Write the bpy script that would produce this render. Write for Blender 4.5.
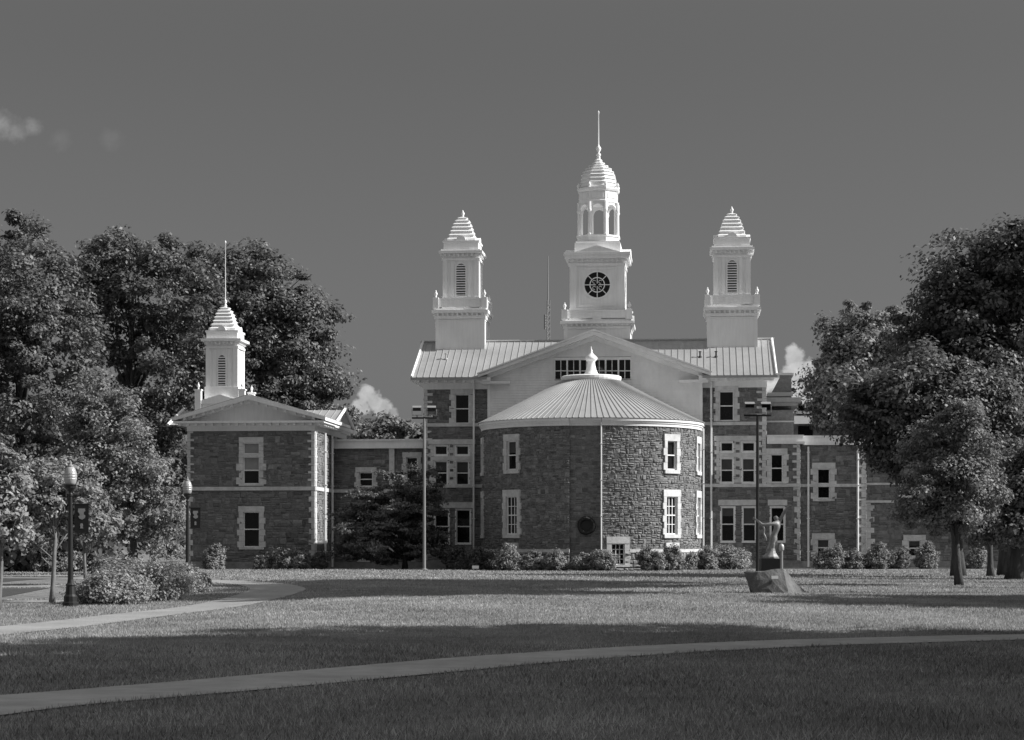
import bpy, bmesh, math, random
import numpy as np
from mathutils import Vector, Matrix, noise as mnoise

R_ = math.radians
scene = bpy.context.scene
for o in list(bpy.data.objects):
    bpy.data.objects.remove(o)
C = scene.collection

# ------------------------------------------------------------------ camera
FPX = 2055.0; CX = 512.0; HOR = 543.0; EYE = 1.7
cam_d = bpy.data.cameras.new('camera'); cam = bpy.data.objects.new('camera', cam_d); C.objects.link(cam)
cam.location = (0, 0, EYE); cam.rotation_euler = (R_(90), 0, 0)
cam_d.sensor_width = 36; cam_d.lens = FPX / 1024 * 36
cam_d.shift_y = (HOR - 370) / 1024
cam_d.clip_start = 0.1; cam_d.clip_end = 6000
scene.camera = cam

# ------------------------------------------------------------------ light
SUN_AZ = -4.6       # degrees from +X, towards the camera
SUN_EL = 36.0
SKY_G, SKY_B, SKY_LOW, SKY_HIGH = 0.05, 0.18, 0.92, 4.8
sd = bpy.data.lights.new('sun', 'SUN'); sun = bpy.data.objects.new('sun', sd); C.objects.link(sun)
sd.energy = 4.6; sd.angle = R_(0.53); sd.color = (1.0, 0.995, 0.985)
sdir = Vector((math.cos(R_(SUN_EL)) * math.cos(R_(SUN_AZ)), math.cos(R_(SUN_EL)) * math.sin(R_(SUN_AZ)), math.sin(R_(SUN_EL))))
sun.rotation_euler = sdir.to_track_quat('Z', 'Y').to_euler()
sun.location = (60, -20, 60)

world = bpy.data.worlds.new('World'); scene.world = world; world.use_nodes = True
wn = world.node_tree.nodes; wl = world.node_tree.links; wn.clear()
w_out = wn.new('ShaderNodeOutputWorld'); w_bg = wn.new('ShaderNodeBackground')
sky = wn.new('ShaderNodeTexSky'); sky.sky_type = 'NISHITA'; sky.sun_disc = False
sky.sun_elevation = R_(SUN_EL); sky.sun_rotation = R_(90 - SUN_AZ)
sky.altitude = 300; sky.air_density = 1.0; sky.dust_density = 0.5; sky.ozone_density = 1.0
w_bg.inputs['Strength'].default_value = 0.105
w_sep = wn.new('ShaderNodeSeparateColor'); wl.new(sky.outputs[0], w_sep.inputs[0])


def wmath(op, a, b=None, c=None, clamp=False):
    n = wn.new('ShaderNodeMath'); n.operation = op; n.use_clamp = clamp
    for i, x in enumerate((a, b, c)):
        if x is None: continue
        if hasattr(x, 'is_linked'): wl.new(x, n.inputs[i])
        else: n.inputs[i].default_value = x
    return n.outputs[0]


# black and white film: the blue and green of the sky's light as one grey
grey = wmath('ADD', wmath('MULTIPLY', w_sep.outputs[1], SKY_G), wmath('MULTIPLY', w_sep.outputs[2], SKY_B))
w_tc = wn.new('ShaderNodeTexCoord'); w_xyz = wn.new('ShaderNodeSeparateXYZ'); wl.new(w_tc.outputs['Generated'], w_xyz.inputs[0])
# sky overhead, out of view, boosted as added fill for the shade below
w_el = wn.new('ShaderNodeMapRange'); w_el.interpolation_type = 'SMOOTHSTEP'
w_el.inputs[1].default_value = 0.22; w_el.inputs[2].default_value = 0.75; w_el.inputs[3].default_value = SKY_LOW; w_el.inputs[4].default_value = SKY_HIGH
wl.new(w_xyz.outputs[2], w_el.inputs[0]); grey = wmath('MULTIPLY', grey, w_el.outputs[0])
# clouds: puffs around fixed directions of the sky, broken up by noise
yy = wmath('MAXIMUM', w_xyz.outputs[1], 0.05)
ca = wmath('DIVIDE', w_xyz.outputs[0], yy); cb = wmath('DIVIDE', w_xyz.outputs[2], yy)
w_cmb = wn.new('ShaderNodeCombineXYZ'); wl.new(ca, w_cmb.inputs[0]); wl.new(cb, w_cmb.inputs[1])
w_nz = wn.new('ShaderNodeTexNoise'); w_nz.inputs['Scale'].default_value = 150; w_nz.inputs['Detail'].default_value = 5; w_nz.inputs['Roughness'].default_value = 0.6
wl.new(w_cmb.outputs[0], w_nz.inputs['Vector'])
nz = wmath('SUBTRACT', w_nz.outputs[0], 0.5)


def puff(px, py, r, strength, gain=3.0):
    a0 = (px - CX) / FPX; b0 = (HOR - py) / FPX; rr = r / FPX
    dx = wmath('SUBTRACT', ca, a0); dy = wmath('SUBTRACT', cb, b0)
    d = wmath('SQRT', wmath('ADD', wmath('MULTIPLY', dx, dx), wmath('MULTIPLY', dy, dy)))
    e = wmath('SUBTRACT', 1.0, wmath('DIVIDE', d, rr))
    e = wmath('ADD', e, wmath('MULTIPLY', nz, 1.4))
    return wmath('MULTIPLY', wmath('MULTIPLY', e, gain, clamp=True), strength)


mask = None
for p in [(795, 358, 13, .9), (803, 372, 17, 1), (792, 378, 16, 1), (812, 385, 14, .9), (800, 398, 24, 1), (822, 404, 24, .8), (780, 395, 20, .9),
          (366, 394, 10, .85), (374, 401, 11, .85), (362, 407, 11, .85), (383, 409, 11, .75), (391, 414, 8, .5),
          (1, 125, 17, .45, .7), (16, 130, 14, .34, .7), (33, 127, 11, .4, .7), (60, 140, 13, .13, .5), (112, 139, 14, .13, .5)]:
    m_ = puff(*p)
    mask = m_ if mask is None else wmath('MAXIMUM', mask, m_)
cl_lum = wmath('ADD', 3.6, wmath('MULTIPLY', nz, 3.2))
w_mix = wn.new('ShaderNodeMix'); w_mix.data_type = 'FLOAT'
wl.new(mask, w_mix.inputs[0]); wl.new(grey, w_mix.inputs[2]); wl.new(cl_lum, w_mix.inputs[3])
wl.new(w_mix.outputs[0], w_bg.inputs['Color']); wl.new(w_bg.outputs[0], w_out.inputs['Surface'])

scene.view_settings.view_transform = 'Standard'; scene.view_settings.look = 'None'
scene.view_settings.exposure = 0.5; scene.view_settings.gamma = 1.0; scene.view_settings.use_curve_mapping = False
scene.cycles.max_bounces = 6; scene.cycles.diffuse_bounces = 3; scene.cycles.glossy_bounces = 2
scene.cycles.transmission_bounces = 3; scene.cycles.transparent_max_bounces = 6


# ------------------------------------------------------------------ materials
def gmat(name, base, rough=0.8, var=0.25, scale=3.0, bump=0.0, bscale=20.0, tone=None, spec=0.3, metallic=0.0, transl=0.0, stretch=None, coarse=None):
    m = bpy.data.materials.new(name); m.use_nodes = True
    nt = m.node_tree; n = nt.nodes; l = nt.links
    b = n['Principled BSDF']
    b.inputs['Roughness'].default_value = rough; b.inputs['Specular IOR Level'].default_value = spec
    b.inputs['Metallic'].default_value = metallic
    tc = n.new('ShaderNodeTexCoord'); vec = tc.outputs['Object']
    if stretch:
        mp = n.new('ShaderNodeMapping'); mp.inputs['Scale'].default_value = stretch; l.new(vec, mp.inputs[0]); vec = mp.outputs[0]
    nz = n.new('ShaderNodeTexNoise'); nz.inputs['Scale'].default_value = scale; nz.inputs['Detail'].default_value = 6; nz.inputs['Roughness'].default_value = 0.65
    l.new(vec, nz.inputs['Vector'])
    mr = n.new('ShaderNodeMapRange'); mr.inputs[1].default_value = 0.3; mr.inputs[2].default_value = 0.7
    mr.inputs[3].default_value = base * (1 - var); mr.inputs[4].default_value = base * (1 + var)
    l.new(nz.outputs[0], mr.inputs[0]); val = mr.outputs[0]

    def mul(a, s):
        q = n.new('ShaderNodeMath'); q.operation = 'MULTIPLY'; l.new(a, q.inputs[0])
        if hasattr(s, 'is_linked'): l.new(s, q.inputs[1])
        else: q.inputs[1].default_value = s
        return q.outputs[0]
    if coarse:
        n2 = n.new('ShaderNodeTexNoise'); n2.inputs['Scale'].default_value = coarse[0]; n2.inputs['Detail'].default_value = 4
        l.new(tc.outputs['Object'], n2.inputs['Vector'])
        m2 = n.new('ShaderNodeMapRange'); m2.inputs[1].default_value = 0.3; m2.inputs[2].default_value = 0.7
        m2.inputs[3].default_value = 1 - coarse[1]; m2.inputs[4].default_value = 1 + coarse[1]
        l.new(n2.outputs[0], m2.inputs[0]); val = mul(val, m2.outputs[0])
    if tone:
        at = n.new('ShaderNodeAttribute'); at.attribute_name = 'tone'
        m3 = n.new('ShaderNodeMapRange'); m3.inputs[3].default_value = tone[0]; m3.inputs[4].default_value = tone[1]
        l.new(at.outputs['Fac'], m3.inputs[0]); val = mul(val, m3.outputs[0])
    cmb = n.new('ShaderNodeCombineColor')
    for i in range(3): l.new(val, cmb.inputs[i])
    l.new(cmb.outputs[0], b.inputs['Base Color'])
    if bump:
        nb = n.new('ShaderNodeTexNoise'); nb.inputs['Scale'].default_value = bscale; nb.inputs['Detail'].default_value = 8; nb.inputs['Roughness'].default_value = 0.7
        l.new(vec, nb.inputs['Vector'])
        bp = n.new('ShaderNodeBump'); bp.inputs['Strength'].default_value = bump; bp.inputs['Distance'].default_value = 0.05
        l.new(nb.outputs[0], bp.inputs['Height']); l.new(bp.outputs[0], b.inputs['Normal'])
    if transl:
        tr = n.new('ShaderNodeBsdfTranslucent'); l.new(cmb.outputs[0], tr.inputs['Color'])
        mx = n.new('ShaderNodeMixShader'); mx.inputs[0].default_value = transl
        l.new(b.outputs[0], mx.inputs[1]); l.new(tr.outputs[0], mx.inputs[2])
        l.new(mx.outputs[0], n['Material Output'].inputs['Surface'])
    return m


M = {}
M['stone'] = gmat('rough_stone', 0.20, 0.9, 0.25, 5, 0.6, 9, tone=(0.55, 1.5))
M['stone_light'] = gmat('plinth_stone', 0.28, 0.9, 0.25, 5, 0.6, 9, tone=(0.6, 1.4))
M['lime'] = gmat('limestone', 0.6, 0.85, 0.16, 4, 0.25, 25, coarse=(0.7, 0.15))
M['white'] = gmat('white_paint', 0.84, 0.55, 0.06, 2.2, 0.0, stretch=(3, 3, .35), coarse=(0.5, 0.07))
M['white2'] = gmat('white_siding', 0.80, 0.6, 0.07, 2.5, 0.0, stretch=(1, 1, .5), coarse=(0.35, 0.10))
M['cream'] = gmat('painted_wood', 0.55, 0.55, 0.06, 4)
M['roof'] = gmat('seamed_metal', 0.33, 0.5, 0.06, 2.5, 0.0, metallic=0.0, coarse=(0.5, 0.10))
M['glass'] = gmat('dark_glass', 0.010, 0.06, 0.3, 1.5, 0.0, spec=0.35)
M['shade'] = gmat('roller_shade', 0.075, 0.8, 0.15, 3)
M['blind'] = gmat('window_blind', 0.30, 0.7, 0.05, 3)
M['dark'] = gmat('black_metal', 0.018, 0.45, 0.2, 9, spec=0.4)
M['grey_metal'] = gmat('grey_metal', 0.25, 0.45, 0.1, 5)
M['silver'] = gmat('galvanised_steel', 0.5, 0.4, 0.08, 5, metallic=0.3)
M['bark'] = gmat('bark', 0.075, 0.95, 0.4, 6, 0.9, 14, stretch=(1, 1, 0.25))
M['bark_light'] = gmat('pale_bark', 0.17, 0.95, 0.3, 8, 0.6, 14, stretch=(1, 1, 0.25))
M['leaf_dark'] = gmat('dark_leaves', 0.15, 0.5, 0.25, 0.6, tone=(0.35, 1.8), transl=0.32, spec=0.35)
M['leaf_mid'] = gmat('mid_leaves', 0.235, 0.55, 0.25, 0.8, tone=(0.55, 1.5), transl=0.3, spec=0.35)
M['leaf_light'] = gmat('pale_leaves', 0.30, 0.6, 0.2, 1.0, tone=(0.55, 1.45), transl=0.3, spec=0.3)
M['grass'] = gmat('lawn_soil', 0.18, 0.95, 0.35, 2.2, 1.0, 9, coarse=(0.12, 0.2))
M['blade'] = gmat('grass_blades', 0.31, 0.7, 0.22, 0.5, tone=(0.4, 1.75), transl=0.3, spec=0.3, coarse=(0.4, 0.2))
M['path'] = gmat('concrete', 0.28, 0.9, 0.14, 2.5, 0.35, 30, coarse=(0.4, 0.14))
M['base_course'] = gmat('dark_base_stone', 0.24, 0.9, 0.25, 4, 0.4, 14, coarse=(0.6, 0.2))
M['path_shade_lift'] = gmat('concrete_shade_lift', 0.37, 0.9, 0.16, 2.2, 0.35, 30, coarse=(0.5, 0.14))  # same concrete, made paler to lighten the shaded near path
M['shade_strip'] = gmat('dark_lawn_shade', 0.055, 0.95, 0.2, 3, 0.4, 30)  # dark tone stands in for shade on the far-left lawn
M['mulch'] = gmat('mulch', 0.045, 0.95, 0.5, 9, 1.0, 25)
M['bronze'] = gmat('weathered_bronze', 0.30, 0.5, 0.35, 5, 0.3, 14, metallic=0.15)
M['rock'] = gmat('boulder_rock', 0.13, 0.9, 0.4, 3, 0.9, 7, stretch=(1.0, 1.0, 0.45))
M['globe'] = gmat('lamp_globe', 0.36, 0.2, 0.1, 5, spec=0.6)
M['banner'] = gmat('banner_cloth', 0.022, 0.8, 0.2, 6)
M['banner_print'] = gmat('banner_print', 0.30, 0.8, 0.15, 12)


# ------------------------------------------------------------------ mesh helpers
class MB:
    def __init__(s): s.v = []; s.f = []; s.t = []

    def add(s, vs, fs, tone=0.5):
        k = len(s.v); s.v += [tuple(p) for p in vs]
        for f in fs: s.f.append(tuple(k + i for i in f)); s.t.append(tone)

    def mbox(s, Mp, a0, a1, z0, z1, d0, d1, tone=0.5):
        vs = [Mp(a, z, d) for d in (d0, d1) for z in (z0, z1) for a in (a0, a1)]
        s.add(vs, [(0, 1, 3, 2), (4, 6, 7, 5), (0, 4, 5, 1), (2, 3, 7, 6), (0, 2, 6, 4), (1, 5, 7, 3)], tone)

    def box(s, x0, x1, y0, y1, z0, z1, tone=0.5):
        s.mbox(lambda a, z, d: (a, d, z), x0, x1, z0, z1, y0, y1, tone)

    def prism(s, Mp, poly, d0, d1, tone=0.5):
        n = len(poly); vs = [Mp(a, z, d0) for a, z in poly] + [Mp(a, z, d1) for a, z in poly]
        fs = [tuple(range(n)), tuple(range(2 * n - 1, n - 1, -1))] + [(i, (i + 1) % n, n + (i + 1) % n, n + i) for i in range(n)]
        s.add(vs, fs, tone)

    def lathe(s, prof, c=(0, 0), segs=16, a0=0.0, tone=0.5, scale=(1, 1)):
        k = len(prof); vs = []
        for r, z in prof:
            for i in range(segs):
                a = a0 + 2 * math.pi * i / segs
                vs.append((c[0] + r * math.cos(a) * scale[0], c[1] + r * math.sin(a) * scale[1], z))
        fs = []
        for j in range(k - 1):
            for i in range(segs):
                i2 = (i + 1) % segs
                fs.append((j * segs + i, j * segs + i2, (j + 1) * segs + i2, (j + 1) * segs + i))
        fs.append(tuple(range(segs - 1, -1, -1))); fs.append(tuple((k - 1) * segs + i for i in range(segs)))
        s.add(vs, fs, tone)

    def tube(s, pts, rad, segs=7, tone=0.5):
        pts = [Vector(p) for p in pts]
        if not hasattr(rad, '__len__'): rad = [rad] * len(pts)
        vs = []; n = len(pts)
        for i, p in enumerate(pts):
            d = (pts[min(i + 1, n - 1)] - pts[max(i - 1, 0)]).normalized()
            x = d.cross(Vector((0.31, 0.95, 0.07))).normalized(); y = d.cross(x).normalized()
            for k in range(segs):
                a = 2 * math.pi * k / segs
                vs.append(p + (x * math.cos(a) + y * math.sin(a)) * rad[i])
        fs = []
        for i in range(n - 1):
            for k in range(segs):
                k2 = (k + 1) % segs
                fs.append((i * segs + k, i * segs + k2, (i + 1) * segs + k2, (i + 1) * segs + k))
        fs.append(tuple(range(segs - 1, -1, -1))); fs.append(tuple((n - 1) * segs + k for k in range(segs)))
        s.add(vs, fs, tone)

    def build(s, name, mat, parent=None, off=(0, 0, 0), smooth=False, fix=True):
        me = bpy.data.meshes.new(name)
        me.from_pydata([(p[0] - off[0], p[1] - off[1], p[2] - off[2]) for p in s.v], [], s.f)
        at = me.attributes.new('tone', 'FLOAT', 'FACE'); at.data.foreach_set('value', np.array(s.t, dtype=np.float32))
        if fix:
            bm = bmesh.new(); bm.from_mesh(me); bmesh.ops.recalc_face_normals(bm, faces=bm.faces[:]); bm.to_mesh(me); bm.free()
        if smooth: me.polygons.foreach_set('use_smooth', [True] * len(me.polygons))
        me.materials.append(mat)
        o = bpy.data.objects.new(name, me); C.objects.link(o)
        if parent: o.parent = parent
        return o


def tag(o, label=None, cat=None, group=None, kind=None):
    if label: o['label'] = label
    if cat: o['category'] = cat
    if group: o['group'] = group
    if kind: o['kind'] = kind
    return o


def thing(name, label, cat, loc=(0, 0, 0), rz=0, group=None):
    o = bpy.data.objects.new(name, None); C.objects.link(o); o.location = loc; o.rotation_euler = (0, 0, rz)
    o.empty_display_size = 0.3
    return tag(o, label, cat, group)


def copy_tree(o, parent=None):
    c = o.copy(); C.objects.link(c); c.parent = parent
    for ch in list(o.children): copy_tree(ch, c)
    return c


# ------------------------------------------------------------------ terrain
def sstep(x): x = min(1, max(0, x)); return x * x * (3 - 2 * x)


def interp(pts, y):
    if y <= pts[0][0]: return pts[0][1]
    for (a, va), (b, vb) in zip(pts, pts[1:]):
        if y <= b: return va + (vb - va) * sstep((y - a) / (b - a))
    return pts[-1][1]


HL = [(10, 0), (35, -.05), (60, -.19), (85, .16), (100, .12), (137, .03), (200, 0), (400, -1)]
HC = [(10, 0), (30, .0), (52, .08), (85, .12), (105, .06), (137, .03), (200, 0), (400, -1)]


def H(x, y):
    w = sstep((-x - 2) / 9)
    far = sstep((140 - y) / 30)
    return interp(HL, y) * w + interp(HC, y) * (1 - w) + 0.03 * far * math.sin(x * .31 + y * .11) * math.sin(y * .23 + 1)


def gp(px, py):
    Y = 30.0
    for _ in range(60):
        X = (px - CX) * Y / FPX
        Y = 0.5 * Y + 0.5 * (EYE - H(X, Y)) * FPX / (py - HOR)
    return ((px - CX) * Y / FPX, Y)


def grid_axis(lo, hi, fine_lo, fine_hi, step, grow):
    a = list(np.arange(fine_lo, fine_hi + 1e-6, step)); s = step
    while a[-1] < hi: s *= grow; a.append(a[-1] + s)
    s = step
    while a[0] > lo: s *= grow; a.insert(0, a[0] - s)
    return a


xs = grid_axis(-2500, 2500, -30, 30, 0.8, 1.25); ys = grid_axis(-600, 4500, 5, 140, 0.8, 1.25)
gb = MB(); gb.v = [(x, y, H(x, y)) for y in ys for x in xs]; nx = len(xs)
gb.f = [(j * nx + i, j * nx + i + 1, (j + 1) * nx + i + 1, (j + 1) * nx + i) for j in range(len(ys) - 1) for i in range(nx - 1)]
gb.t = [0.5] * len(gb.f)
tag(gb.build('ground', M['grass'], smooth=True, fix=False), 'mown lawn rising gently to the stone hall', None, None, 'structure')


def smooth_line(pts, n=10):
    out = []
    P = [Vector(p) for p in pts]
    for i in range(len(P) - 1):
        p0 = P[max(i - 1, 0)]; p1 = P[i]; p2 = P[i + 1]; p3 = P[min(i + 2, len(P) - 1)]
        for k in range(n):
            t = k / n
            out.append(0.5 * ((2 * p1) + (p2 - p0) * t + (2 * p0 - 5 * p1 + 4 * p2 - p3) * t * t + (3 * p1 - p0 - 3 * p2 + p3) * t ** 3))
    out.append(P[-1]); return out


PATHS = []


def strip(name, pts, width, mat, lift, label):
    L = smooth_line([(x, y, 0) for x, y in pts]); b = MB(); n = len(L); cols = 6
    PATHS.append((np.array([(p.x, p.y) for p in L]), width / 2))
    for i, p in enumerate(L):
        d = (L[min(i + 1, n - 1)] - L[max(i - 1, 0)]).normalized(); t = Vector((-d.y, d.x, 0))
        for k in range(cols + 1):
            q = p + t * width * (k / cols - .5)
            b.v.append((q.x, q.y, H(q.x, q.y) + lift))
    for i in range(n - 1):
        for k in range(cols):
            a = i * (cols + 1) + k
            b.f.append((a, a + 1, a + cols + 2, a + cols + 1)); b.t.append(.5)
    return tag(b.build(name, mat, fix=False, smooth=True), label, None, None, 'structure')


near_pts = [gp(px, py) for px, py in [(-420, 752), (-200, 729), (0, 705), (120, 694.5), (250, 683.5), (400, 670), (512, 660), (620, 652.5), (700, 648), (800, 643.5), (920, 640), (1024, 637.5), (1200, 635)]]
strip('path', near_pts, 1.75, M['path_shade_lift'], 0.015, 'concrete footpath curving across the shaded front lawn')
strip('path', [(-12.2, 30), (-11.2, 36), (-10.5, 42), (-9.75, 48), (-9.15, 55), (-8.6, 62), (-8.2, 69), (-8.6, 75), (-10.3, 80.5), (-13, 85), (-16.5, 88.5), (-22, 91), (-34, 92.5)], 2.0, M['path'], 0.015, 'pale concrete footpath bending left beside the lamp posts')
strip('path', [(-60, 66.2), (-40, 65.8), (-26, 65.5), (-18, 65.2), (-14.2, 65)], 1.5, M['path'], 0.015, 'narrow concrete walk nearest the lamp post at the left edge')
strip('shade_strip', [(-90, 72), (-50, 71.5), (-30, 71.2), (-17, 71)], 8.6, M['shade_strip'], 0.012, 'dark strip standing in for lawn shade behind the lamp post at left')
strip('path', [(-90, 78), (-50, 77.4), (-30, 77.1), (-17, 77)], 1.7, M['path'], 0.015, 'concrete walk on the far side of the dark shade strip')
strip('shade_strip', [(-90, 88), (-50, 87.5), (-30, 87.2), (-20, 87)], 15.5, M['shade_strip'], 0.012, 'wide dark strip standing in for lawn shade far left')
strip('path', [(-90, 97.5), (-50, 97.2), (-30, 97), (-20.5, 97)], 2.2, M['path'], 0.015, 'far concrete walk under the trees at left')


def uv2w(u, v):
    t = math.radians(5.0); return (5.52 + u * math.cos(t) + v * math.sin(t), 137.0 - u * math.sin(t) + v * math.cos(t))


BED = [uv2w(u, v) for u, v in [(-9.3, -1.6), (-8.6, -3.2)] + [(8.0 * math.sin(p), -5 - 8.0 * math.cos(p)) for p in np.linspace(-1.45, 1.45, 15)] + [(8.6, -3.2), (9.6, -1.6), (12, -1.4), (20, -1.3), (30, -.6)]]
strip('planting_bed', BED, 1.9, M['mulch'], 0.03, 'dark mulch planting bed round the rotunda and along the right wing')
strip('planting_bed', [uv2w(u, -6.9) for u in (-25.5, -22, -18.5)], 1.5, M['mulch'], 0.03, 'dark mulch planting bed under the pavilion windows')


def path_dist(x, y):
    best = np.full(x.shape, 1e9)
    for L, hw in PATHS:
        for a, b in zip(L[:-1], L[1:]):
            ab = b - a; q = max((ab ** 2).sum(), 1e-9)
            t = np.clip(((x - a[0]) * ab[0] + (y - a[1]) * ab[1]) / q, 0, 1)
            d = np.hypot(x - a[0] - t * ab[0], y - a[1] - t * ab[1]) - hw
            best = np.minimum(best, d)
    return best


def raw_mesh(name, verts, nper, tones, mat, parent=None):
    """verts (N*nper,3): N separate faces of nper corners."""
    N = len(verts) // nper
    me = bpy.data.meshes.new(name)
    me.vertices.add(len(verts)); me.vertices.foreach_set('co', verts.astype(np.float32).ravel())
    me.loops.add(len(verts)); me.loops.foreach_set('vertex_index', np.arange(len(verts), dtype=np.int32))
    me.polygons.add(N); me.polygons.foreach_set('loop_start', np.arange(0, len(verts), nper, dtype=np.int32))
    me.polygons.foreach_set('loop_total', np.full(N, nper, dtype=np.int32))
    me.update(calc_edges=True)
    at = me.attributes.new('tone', 'FLOAT', 'FACE'); at.data.foreach_set('value', tones.astype(np.float32))
    me.materials.append(mat)
    o = bpy.data.objects.new(name, me); C.objects.link(o)
    if parent: o.parent = parent
    return o


def Hv(x, y):
    def itp(pts):
        out = np.full(y.shape, float(pts[0][1]))
        for (a, va), (b, vb) in zip(pts, pts[1:]):
            t = np.clip((y - a) / (b - a), 0, 1); t = t * t * (3 - 2 * t); m = y > a
            out[m] = va + (vb - va) * t[m]
        return out
    ss = lambda t: np.clip(t, 0, 1) ** 2 * (3 - 2 * np.clip(t, 0, 1))
    w = ss((-x - 2) / 9); far = ss((140 - y) / 30)
    return itp(HL) * w + itp(HC) * (1 - w) + 0.03 * far * np.sin(x * .31 + y * .11) * np.sin(y * .23 + 1)


def grass_field(seed=5):
    rng = np.random.default_rng(seed); out = []; tones = []
    for (y0, y1, dens, h, w) in [(15.5, 24, 720, .066, .0065), (24, 34, 440, .062, .009), (34, 48, 340, .052, .009), (48, 66, 190, .055, .012), (66, 92, 80, .06, .019), (92, 128, 22, .07, .036)]:
        hw = y1 * .26 + 0.6
        n = int((y1 - y0) * 2 * hw * dens * .8)
        x = rng.uniform(-hw, hw, n); y = rng.uniform(y0, y1, n)
        k = np.abs(x) < y * .26 + .6; x = x[k]; y = y[k]
        d = path_dist(x, y); k = d > rng.uniform(-.07, .04, len(d)); x = x[k]; y = y[k]; n = len(x)
        z = Hv(x, y) - .004
        a = rng.uniform(0, 2 * np.pi, n); hh = h * rng.uniform(.55, 1.25, n) * (1 + .25 * np.sin(x * 1.7) * np.sin(y * 1.3)); ww = w * rng.uniform(.6, 1.3, n)
        lx = rng.normal(0, .45, n) * hh; ly = rng.normal(0, .45, n) * hh
        p = np.stack([x, y, z], 1); t = np.stack([np.cos(a) * ww, np.sin(a) * ww, np.zeros(n)], 1)
        tip = p + np.stack([lx, ly, hh], 1)
        out.append(np.stack([p - t, p + t, tip], 1).reshape(-1, 3))
        tones.append(np.clip(rng.normal(.5, .30 if y0 < 30 else (.16 if y0 < 34 else .08), n) + .1 * np.sin(x * .9 + y * .4), 0, 1))
    tag(raw_mesh('grass', np.concatenate(out), 3, np.concatenate(tones), M['blade']), 'short green lawn grass', 'grass', None, 'stuff')


grass_field()

# ------------------------------------------------------------------ building frame
TH = R_(5.0); cT, sT = math.cos(TH), math.sin(TH); OX, OY = 5.52, 137.0


def F2W(u, v): return (OX + u * cT + v * sT, OY - u * sT + v * cT)


def UX(px, v):
    k = (px - CX) / FPX
    return (k * (OY + v * cT) - OX - v * sT) / (cT + k * sT)


def ZY(py, u, v): return EYE + (HOR - py) * F2W(u, v)[1] / FPX


def flat(v0): return lambda a, z, d: (a, v0 - d, z)


def sideR(u0): return lambda a, z, d: (u0 + d, a, z)


def sideL(u0): return lambda a, z, d: (u0 - d, a, z)


def tang(cu, cv, phi, r):
    # plane touching a circle (cu,cv,r) at angle phi from the front (0 = -v), a to the right
    n = (math.sin(phi), -math.cos(phi)); t = (math.cos(phi), math.sin(phi))
    return lambda a, z, d: (cu + n[0] * (r + d) + t[0] * a, cv + n[1] * (r + d) + t[1] * a, z)


def stones(b, Mp, a0, a1, z0, z1, openings=(), seed=1, hmin=.26, hmax=.46, wmin=.22, wmax=.62, prot=(.005, .055), light=0.0):
    rnd = random.Random(seed); z = z0
    while z < z1 - 1e-4:
        h = rnd.uniform(hmin, hmax)
        if z + h > z1 - .12: h = z1 - z
        segs = [(a0, a1)]
        for (oa0, oa1, oz0, oz1) in openings:
            if oz1 > z + 1e-4 and oz0 < z + h - 1e-4:
                ns = []
                for s0, s1 in segs:
                    if oa1 <= s0 or oa0 >= s1: ns.append((s0, s1)); continue
                    if oa0 > s0: ns.append((s0, oa0))
                    if oa1 < s1: ns.append((oa1, s1))
                segs = ns
        for s0, s1 in segs:
            a = s0
            while a < s1 - 1e-4:
                kind = rnd.random(); w = rnd.uniform(wmin, wmax)
                if kind < .35: w *= .8
                if a + w > s1 - .15: w = s1 - a
                if h < .2 or kind < .3: parts = [(z, z + h)]
                elif kind < .85: q = z + h * rnd.uniform(.32, .68); parts = [(z, q), (q, z + h)]
                else: q = z + h * rnd.uniform(.25, .4); q2 = z + h * rnd.uniform(.6, .75); parts = [(z, q), (q, q2), (q2, z + h)]
                for (p0, p1) in parts:
                    hh = p1 - p0; j = .006; e = min(rnd.uniform(.02, .075), hh * .3, w * .3)
                    p = rnd.uniform(*prot); tn = min(1, max(0, rnd.gauss(.40 + light, .17)))
                    if rnd.random() < .05: tn = min(1, tn + .35)
                    o_ = [(a + j, p0 + rnd.uniform(0, .025)), (a + w - j, p0 + rnd.uniform(0, .025)), (a + w - j, p1 - rnd.uniform(0, .025)), (a + j, p1 - rnd.uniform(0, .025))]
                    i_ = [(a + e + rnd.uniform(-.01, .03), p0 + e), (a + w - e - rnd.uniform(-.01, .03), p0 + e), (a + w - e, p1 - e), (a + e, p1 - e)]
                    ca_ = a + w * rnd.uniform(.35, .65); cz_ = p0 + hh * rnd.uniform(.35, .65)
                    vs = [Mp(x, y, 0) for x, y in o_] + [Mp(x + rnd.uniform(-.02, .02), y + rnd.uniform(-.015, .015), p * rnd.uniform(.4, 1.2)) for x, y in i_] + [Mp(ca_, cz_, p * rnd.uniform(1.0, 1.5))]
                    b.add(vs, [(0, 1, 5, 4), (1, 2, 6, 5), (2, 3, 7, 6), (3, 0, 4, 7), (4, 5, 8), (5, 6, 8), (6, 7, 8), (7, 4, 8)], tn)
                a += w
        z += h


def backing(b, Mp, a0, a1, z0, z1, openings=(), d=-0.012, n=1, tone=.9):
    """mortar sheet behind the stones, with the openings left out"""
    A = sorted(set([a0 + (a1 - a0) * i / n for i in range(n + 1)] + [min(max(q, a0), a1) for o in openings for q in o[:2]]))
    Z = sorted(set([z0, z1] + [min(max(q, z0), z1) for o in openings for q in o[2:]]))
    for p, q in zip(A, A[1:]):
        for r, s in zip(Z, Z[1:]):
            ma, mz = (p + q) / 2, (r + s) / 2
            if any(o[0] < ma < o[1] and o[2] < mz < o[3] for o in openings): continue
            b.add([Mp(p, r, d), Mp(q, r, d), Mp(q, s, d), Mp(p, s, d)], [(0, 1, 2, 3)], tone)


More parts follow.
